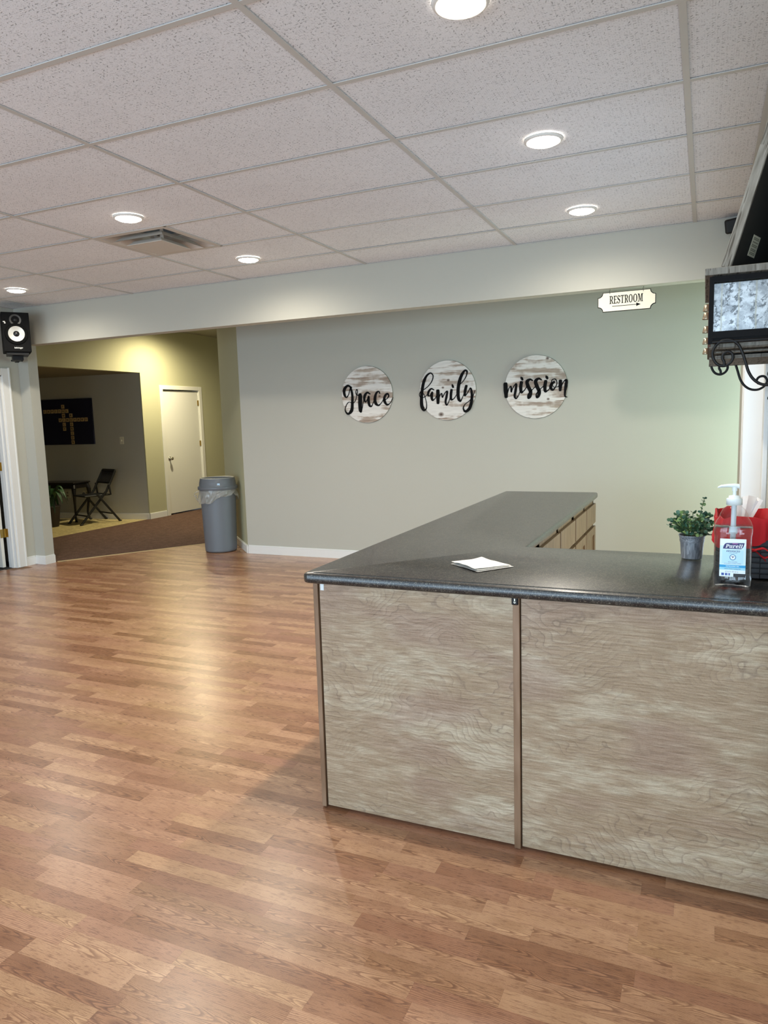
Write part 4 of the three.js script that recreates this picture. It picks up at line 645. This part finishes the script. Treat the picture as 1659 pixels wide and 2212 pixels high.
// ---------------------------------------------------------------- loudspeaker in the left corner
{
  const t = thing('loudspeaker', 'black studio loudspeaker with silver cone on a wall bracket', 'loudspeaker', [-6.275, 2.235, -5.215], 0.93);
  const cab = pmat('#060607', 0.8, { specularIntensity: 0.35 }), D = 0.27, W = 0.125, H = 0.385;
  mesh('cabinet', bx(-W, W, 0, H, -D, -0.012, 0.008), cab, t); mesh('baffle', bx(-W, W, 0, H, -0.014, 0, 0.010), pmat('#070708', 0.75, { specularIntensity: 0.35 }), t);
  const face = (g, x, y) => { g.rotateX(Math.PI / 2); g.translate(x, y, 0); return g; };
  mesh('surround', face(lathe([[0.102, 0.0], [0.103, 0.008], [0.096, 0.012], [0.088, 0.010], [0.080, 0.017], [0.073, 0.014], [0.073, 0.001]], 48), 0, 0.175), pmat('#050505', 0.8, { specularIntensity: 0.4 }), t);
  mesh('cone', face(lathe([[0.074, 0.0145], [0.070, 0.013], [0.050, 0.008], [0.028, 0.003], [0.0, 0.002]], 48), 0, 0.175), mat('#cfcdc6', 0.35, { metalness: 0.25 }), t);
  mesh('dust_cap', face(lathe([[0.029, 0.002], [0.026, 0.009], [0.015, 0.015], [0.0, 0.017]], 32), 0, 0.175), mat('#050506', 0.35), t);
  mesh('tweeter', face(lathe([[0.055, 0.001], [0.052, 0.004], [0.030, -0.002], [0.014, 0.0], [0.010, 0.006], [0.0, 0.008]], 40), 0, 0.312), mat('#0a0a0b', 0.4), t);
  const lg = textGeo('behringer', fontBold, 0.015, 0.001, 0.075); lg.translate(0.01, 0.038, 0.0005); mesh('lettering', lg, mat('#e8e8e4', 0.5), t);
  const led = mesh('badge', join([bx(-0.110, -0.092, 0.288, 0.294, 0, 0.001), bx(-0.100, -0.088, 0.274, 0.282, 0, 0.002)]), mat('#d9d9d2', 0.25, { metalness: 0.6 }), t);
  mesh('bracket', join([bx(-0.10, 0.10, -0.03, 0, -0.23, -0.02, 0.004), bx(-0.05, 0.05, -0.075, -0.03, -0.27, -0.08, 0.004), bx(-0.02, 0.02, -0.075, -0.04, -0.39, -0.2, 0.003), rod([0.035, -0.085, -0.12], [0.035, -0.07, -0.12], 0.006), rod([-0.06, -0.085, -0.12], [-0.06, -0.07, -0.12], 0.006)]), blackMetal, t);
}

// ---------------------------------------------------------------- things in the alcove
const A0 = V(XH - 0.02, 0, -8.83), AT = 0.125, onAlcove = (s) => [A0.x - s * Math.cos(AT), A0.z + s * Math.sin(AT)];
{
  const [px, pz] = onAlcove(1.39), t = thing('letter_tile_picture', 'dark navy square picture with crossword letter tiles on the alcove wall', 'picture', [px, 1.575, pz], AT);
  const w = 0.49, h = 0.365;
  mesh('canvas', bx(-w, w, -h, h, 0.001, 0.03, 0.002), mat('#0d1030', 0.7), t);
  const wood = mat('#c9ad7c', 0.6), letters = [], cell = 0.0715;
  const putTile = (ch, x, y) => { mesh('letter_tile', bx(x - 0.030, x + 0.030, y - 0.030, y + 0.030, 0.03, 0.034, 0.002), wood, t); const g = textGeo(ch, fontBold, 0.034, 0.001); g.translate(x, y, 0.0342); letters.push(g); };
  const place = (word, x0, y0, dx, dy, skip = []) => [...word].forEach((ch, i) => { if (!skip.includes(i)) putTile(ch, x0 + dx * i * cell, y0 + dy * i * cell); });
  const fx = -0.055, fy = 0.245;                              // the F of FAMILY
  place('FAMILY', fx, fy, 0, -1); place('CAPITAL', fx - 5 * cell, fy - cell, 1, 0, [5]); place('VINEYARD', fx - cell, fy - 3 * cell, 1, 0, [1]); place('REUNION', fx + 2 * cell, fy - 2 * cell, 0, -1, [1]);
  mesh('lettering', join(letters), mat('#2a1d10', 0.7), t);
}
{
  const [px, pz] = onAlcove(0.40), t = thing('light_switch', 'white light switch plate on the alcove wall', 'light switch', [px, 1.255, pz], AT);
  mesh('plate', bx(-0.036, 0.036, -0.058, 0.058, 0, 0.006, 0.003), mat('#e4e0cc', 0.4), t); mesh('toggle', bx(-0.006, 0.006, -0.012, 0.012, 0.006, 0.016, 0.002), mat('#e4e0cc', 0.4), t);
}
for (const [s, w, label] of [[1.14, 0.075, 'wide white outlet plate behind the folding chair'], [1.52, 0.055, 'white outlet plate behind the small dark table']]) {
  const [px, pz] = onAlcove(s), t = thing('wall_outlet', label, 'outlet', [px, 0.40, pz], AT);
  mesh('plate', bx(-w, w, -0.058, 0.058, 0, 0.006, 0.003), mat('#d9d4be', 0.4), t); mesh('socket', join([bx(-0.016, 0.016, 0.010, 0.040, 0.006, 0.008, 0.002), bx(-0.016, 0.016, -0.040, -0.010, 0.006, 0.008, 0.002)]), mat('#8f8a78', 0.5), t);
}
{ // black folding chair, turned away from the wall
  const t = thing('folding_chair', 'black folding chair standing in the dark alcove', 'chair', [-8.70, 0, -8.34], -0.32);
  const k = mat('#0b0b0c', 0.5), hw = 0.205;
  for (const s of [-1, 1]) {
    mesh('stile', join([bar([s * hw, 0.012, 0.30], [s * hw, 0.50, -0.14], 0.022, 0.034), bar([s * hw, 0.49, -0.13], [s * hw * 0.98, 0.80, -0.30], 0.022, 0.034)]), k, t);
    mesh('rear_leg', bar([s * (hw + 0.024), 0.012, -0.30], [s * (hw + 0.024), 0.46, 0.04], 0.02, 0.032), k, t);
    mesh('link', bar([s * (hw + 0.012), 0.425, -0.19], [s * (hw + 0.012), 0.60, -0.17], 0.016, 0.026), k, t);
    mesh('foot', join([bx(s * hw - 0.018, s * hw + 0.018, 0.001, 0.022, 0.285, 0.325, 0.006)]), k, t); mesh('foot', bx(s * (hw + 0.024) - 0.018, s * (hw + 0.024) + 0.018, 0.001, 0.022, -0.325, -0.285, 0.006), k, t);
  }
  mesh('seat', (() => { const g = bx(-0.2, 0.2, 0.418, 0.442, -0.20, 0.22, 0.012); return g; })(), k, t);
  mesh('stretcher', join([bar([-hw, 0.13, 0.195], [hw, 0.13, 0.195], 0.02, 0.02), bar([-hw - 0.024, 0.13, -0.21], [hw + 0.024, 0.13, -0.21], 0.02, 0.02)]), k, t);
  const back = new THREE.Group(); back.name = 'backrest'; t.add(back); back.position.set(0, 0.60, -0.19); back.rotation.x = -0.50;
  mesh('back_frame', join([bx(-hw, hw, 0.20, 0.245, -0.016, 0.016, 0.012), bx(-hw, hw, 0.0, 0.03, -0.012, 0.012, 0.008), bx(-hw, -hw + 0.03, 0.02, 0.22, -0.012, 0.012, 0.008), bx(hw - 0.03, hw, 0.02, 0.22, -0.012, 0.012, 0.008)]), k, back);
  for (let i = 0; i < 11; i++) mesh('slat', bx(-0.165 + i * 0.033 - 0.010, -0.165 + i * 0.033 + 0.010, 0.02, 0.21, -0.005, 0.005, 0.003), k, back);
}
{ // small dark side table with curved legs
  const t = thing('side_table', 'small dark wooden table with curved legs beside the folding chair', 'table', [-9.38, 0, -8.40], 0.10);
  const k = mat('#120e0b', 0.4), hw = 0.36, hd = 0.17;
  mesh('tabletop', bx(-hw - 0.02, hw + 0.02, 0.605, 0.628, -hd - 0.02, hd + 0.02, 0.008), k, t);
  mesh('apron', join([bx(-hw, hw, 0.53, 0.605, hd - 0.02, hd), bx(-hw, hw, 0.53, 0.605, -hd, -hd + 0.02), bx(-hw, -hw + 0.02, 0.53, 0.605, -hd, hd), bx(hw - 0.02, hw, 0.53, 0.605, -hd, hd)]), k, t);
  for (const sx of [-1, 1]) for (const sz of [-1, 1]) { const P = [[0.0, 0.60, 0.032], [0.025, 0.52, 0.034], [0.028, 0.44, 0.026], [0.012, 0.28, 0.018], [-0.004, 0.12, 0.015], [0.012, 0.03, 0.018], [0.03, 0.001, 0.022]], g = []; for (let i = 0; i + 1 < P.length; i++) g.push(rod([sx * (hw - 0.03 + P[i][0]), P[i][1], sz * (hd - 0.03 + P[i][0])], [sx * (hw - 0.03 + P[i + 1][0]), P[i + 1][1], sz * (hd - 0.03 + P[i + 1][0])], P[i][2], 10, P[i + 1][2])); mesh('leg', join(g), k, t); }
}
{ // long-leaved plant half hidden by the opening's edge
  const t = thing('floor_plant', 'dark plant with long drooping leaves at the edge of the alcove opening', 'plant', [-9.02, 0, -7.80]);
  mesh('pot', lathe([[0, 0.002], [0.11, 0.002], [0.15, 0.30], [0.16, 0.31], [0.15, 0.32], [0.13, 0.30], [0, 0.29]], 28), mat('#2a2018', 0.6), t);
  seed = 99; const leaf = [mat('#1d3a1c', 0.5, { side: THREE.DoubleSide }), mat('#2c4f28', 0.5, { side: THREE.DoubleSide })];
  for (let i = 0; i < 26; i++) {
    const a = i * 2.4 + rr(-0.3, 0.3), R = rr(0.22, 0.40), H = rr(0.18, 0.42), y1 = 0.30 + H, tip = 0.30 + H - rr(0.10, 0.34), c = new THREE.QuadraticBezierCurve3(V(0.03 * Math.cos(a), 0.29, 0.03 * Math.sin(a)), V(R * 0.55 * Math.cos(a), y1 + 0.16, R * 0.55 * Math.sin(a)), V(R * Math.cos(a), tip, R * Math.sin(a))), g = [], n = 10, sx = -Math.sin(a), sz = Math.cos(a);
    const w = (q) => 0.030 * Math.sin(Math.PI * Math.min(1, q * 0.9 + 0.08)) ** 0.7;
    for (let k = 0; k < n; k++) { const p = c.getPoint(k / n), q = c.getPoint((k + 1) / n), w0 = w(k / n), w1 = w((k + 1) / n); for (const s of [-1, 1]) { const A = [p.x, p.y, p.z], B = [q.x, q.y, q.z], C = [q.x + s * sx * w1, q.y + 0.008, q.z + s * sz * w1], D = [p.x + s * sx * w0, p.y + 0.008, p.z + s * sz * w0]; g.push(...A, ...B, ...C, ...A, ...C, ...D); } }
    const B = new THREE.BufferGeometry(); B.setAttribute('position', new THREE.Float32BufferAttribute(g, 3)); B.computeVertexNormals(); mesh('leaf', B, leaf[i % 2], t);
  }
}

renderer.render(scene, camera);
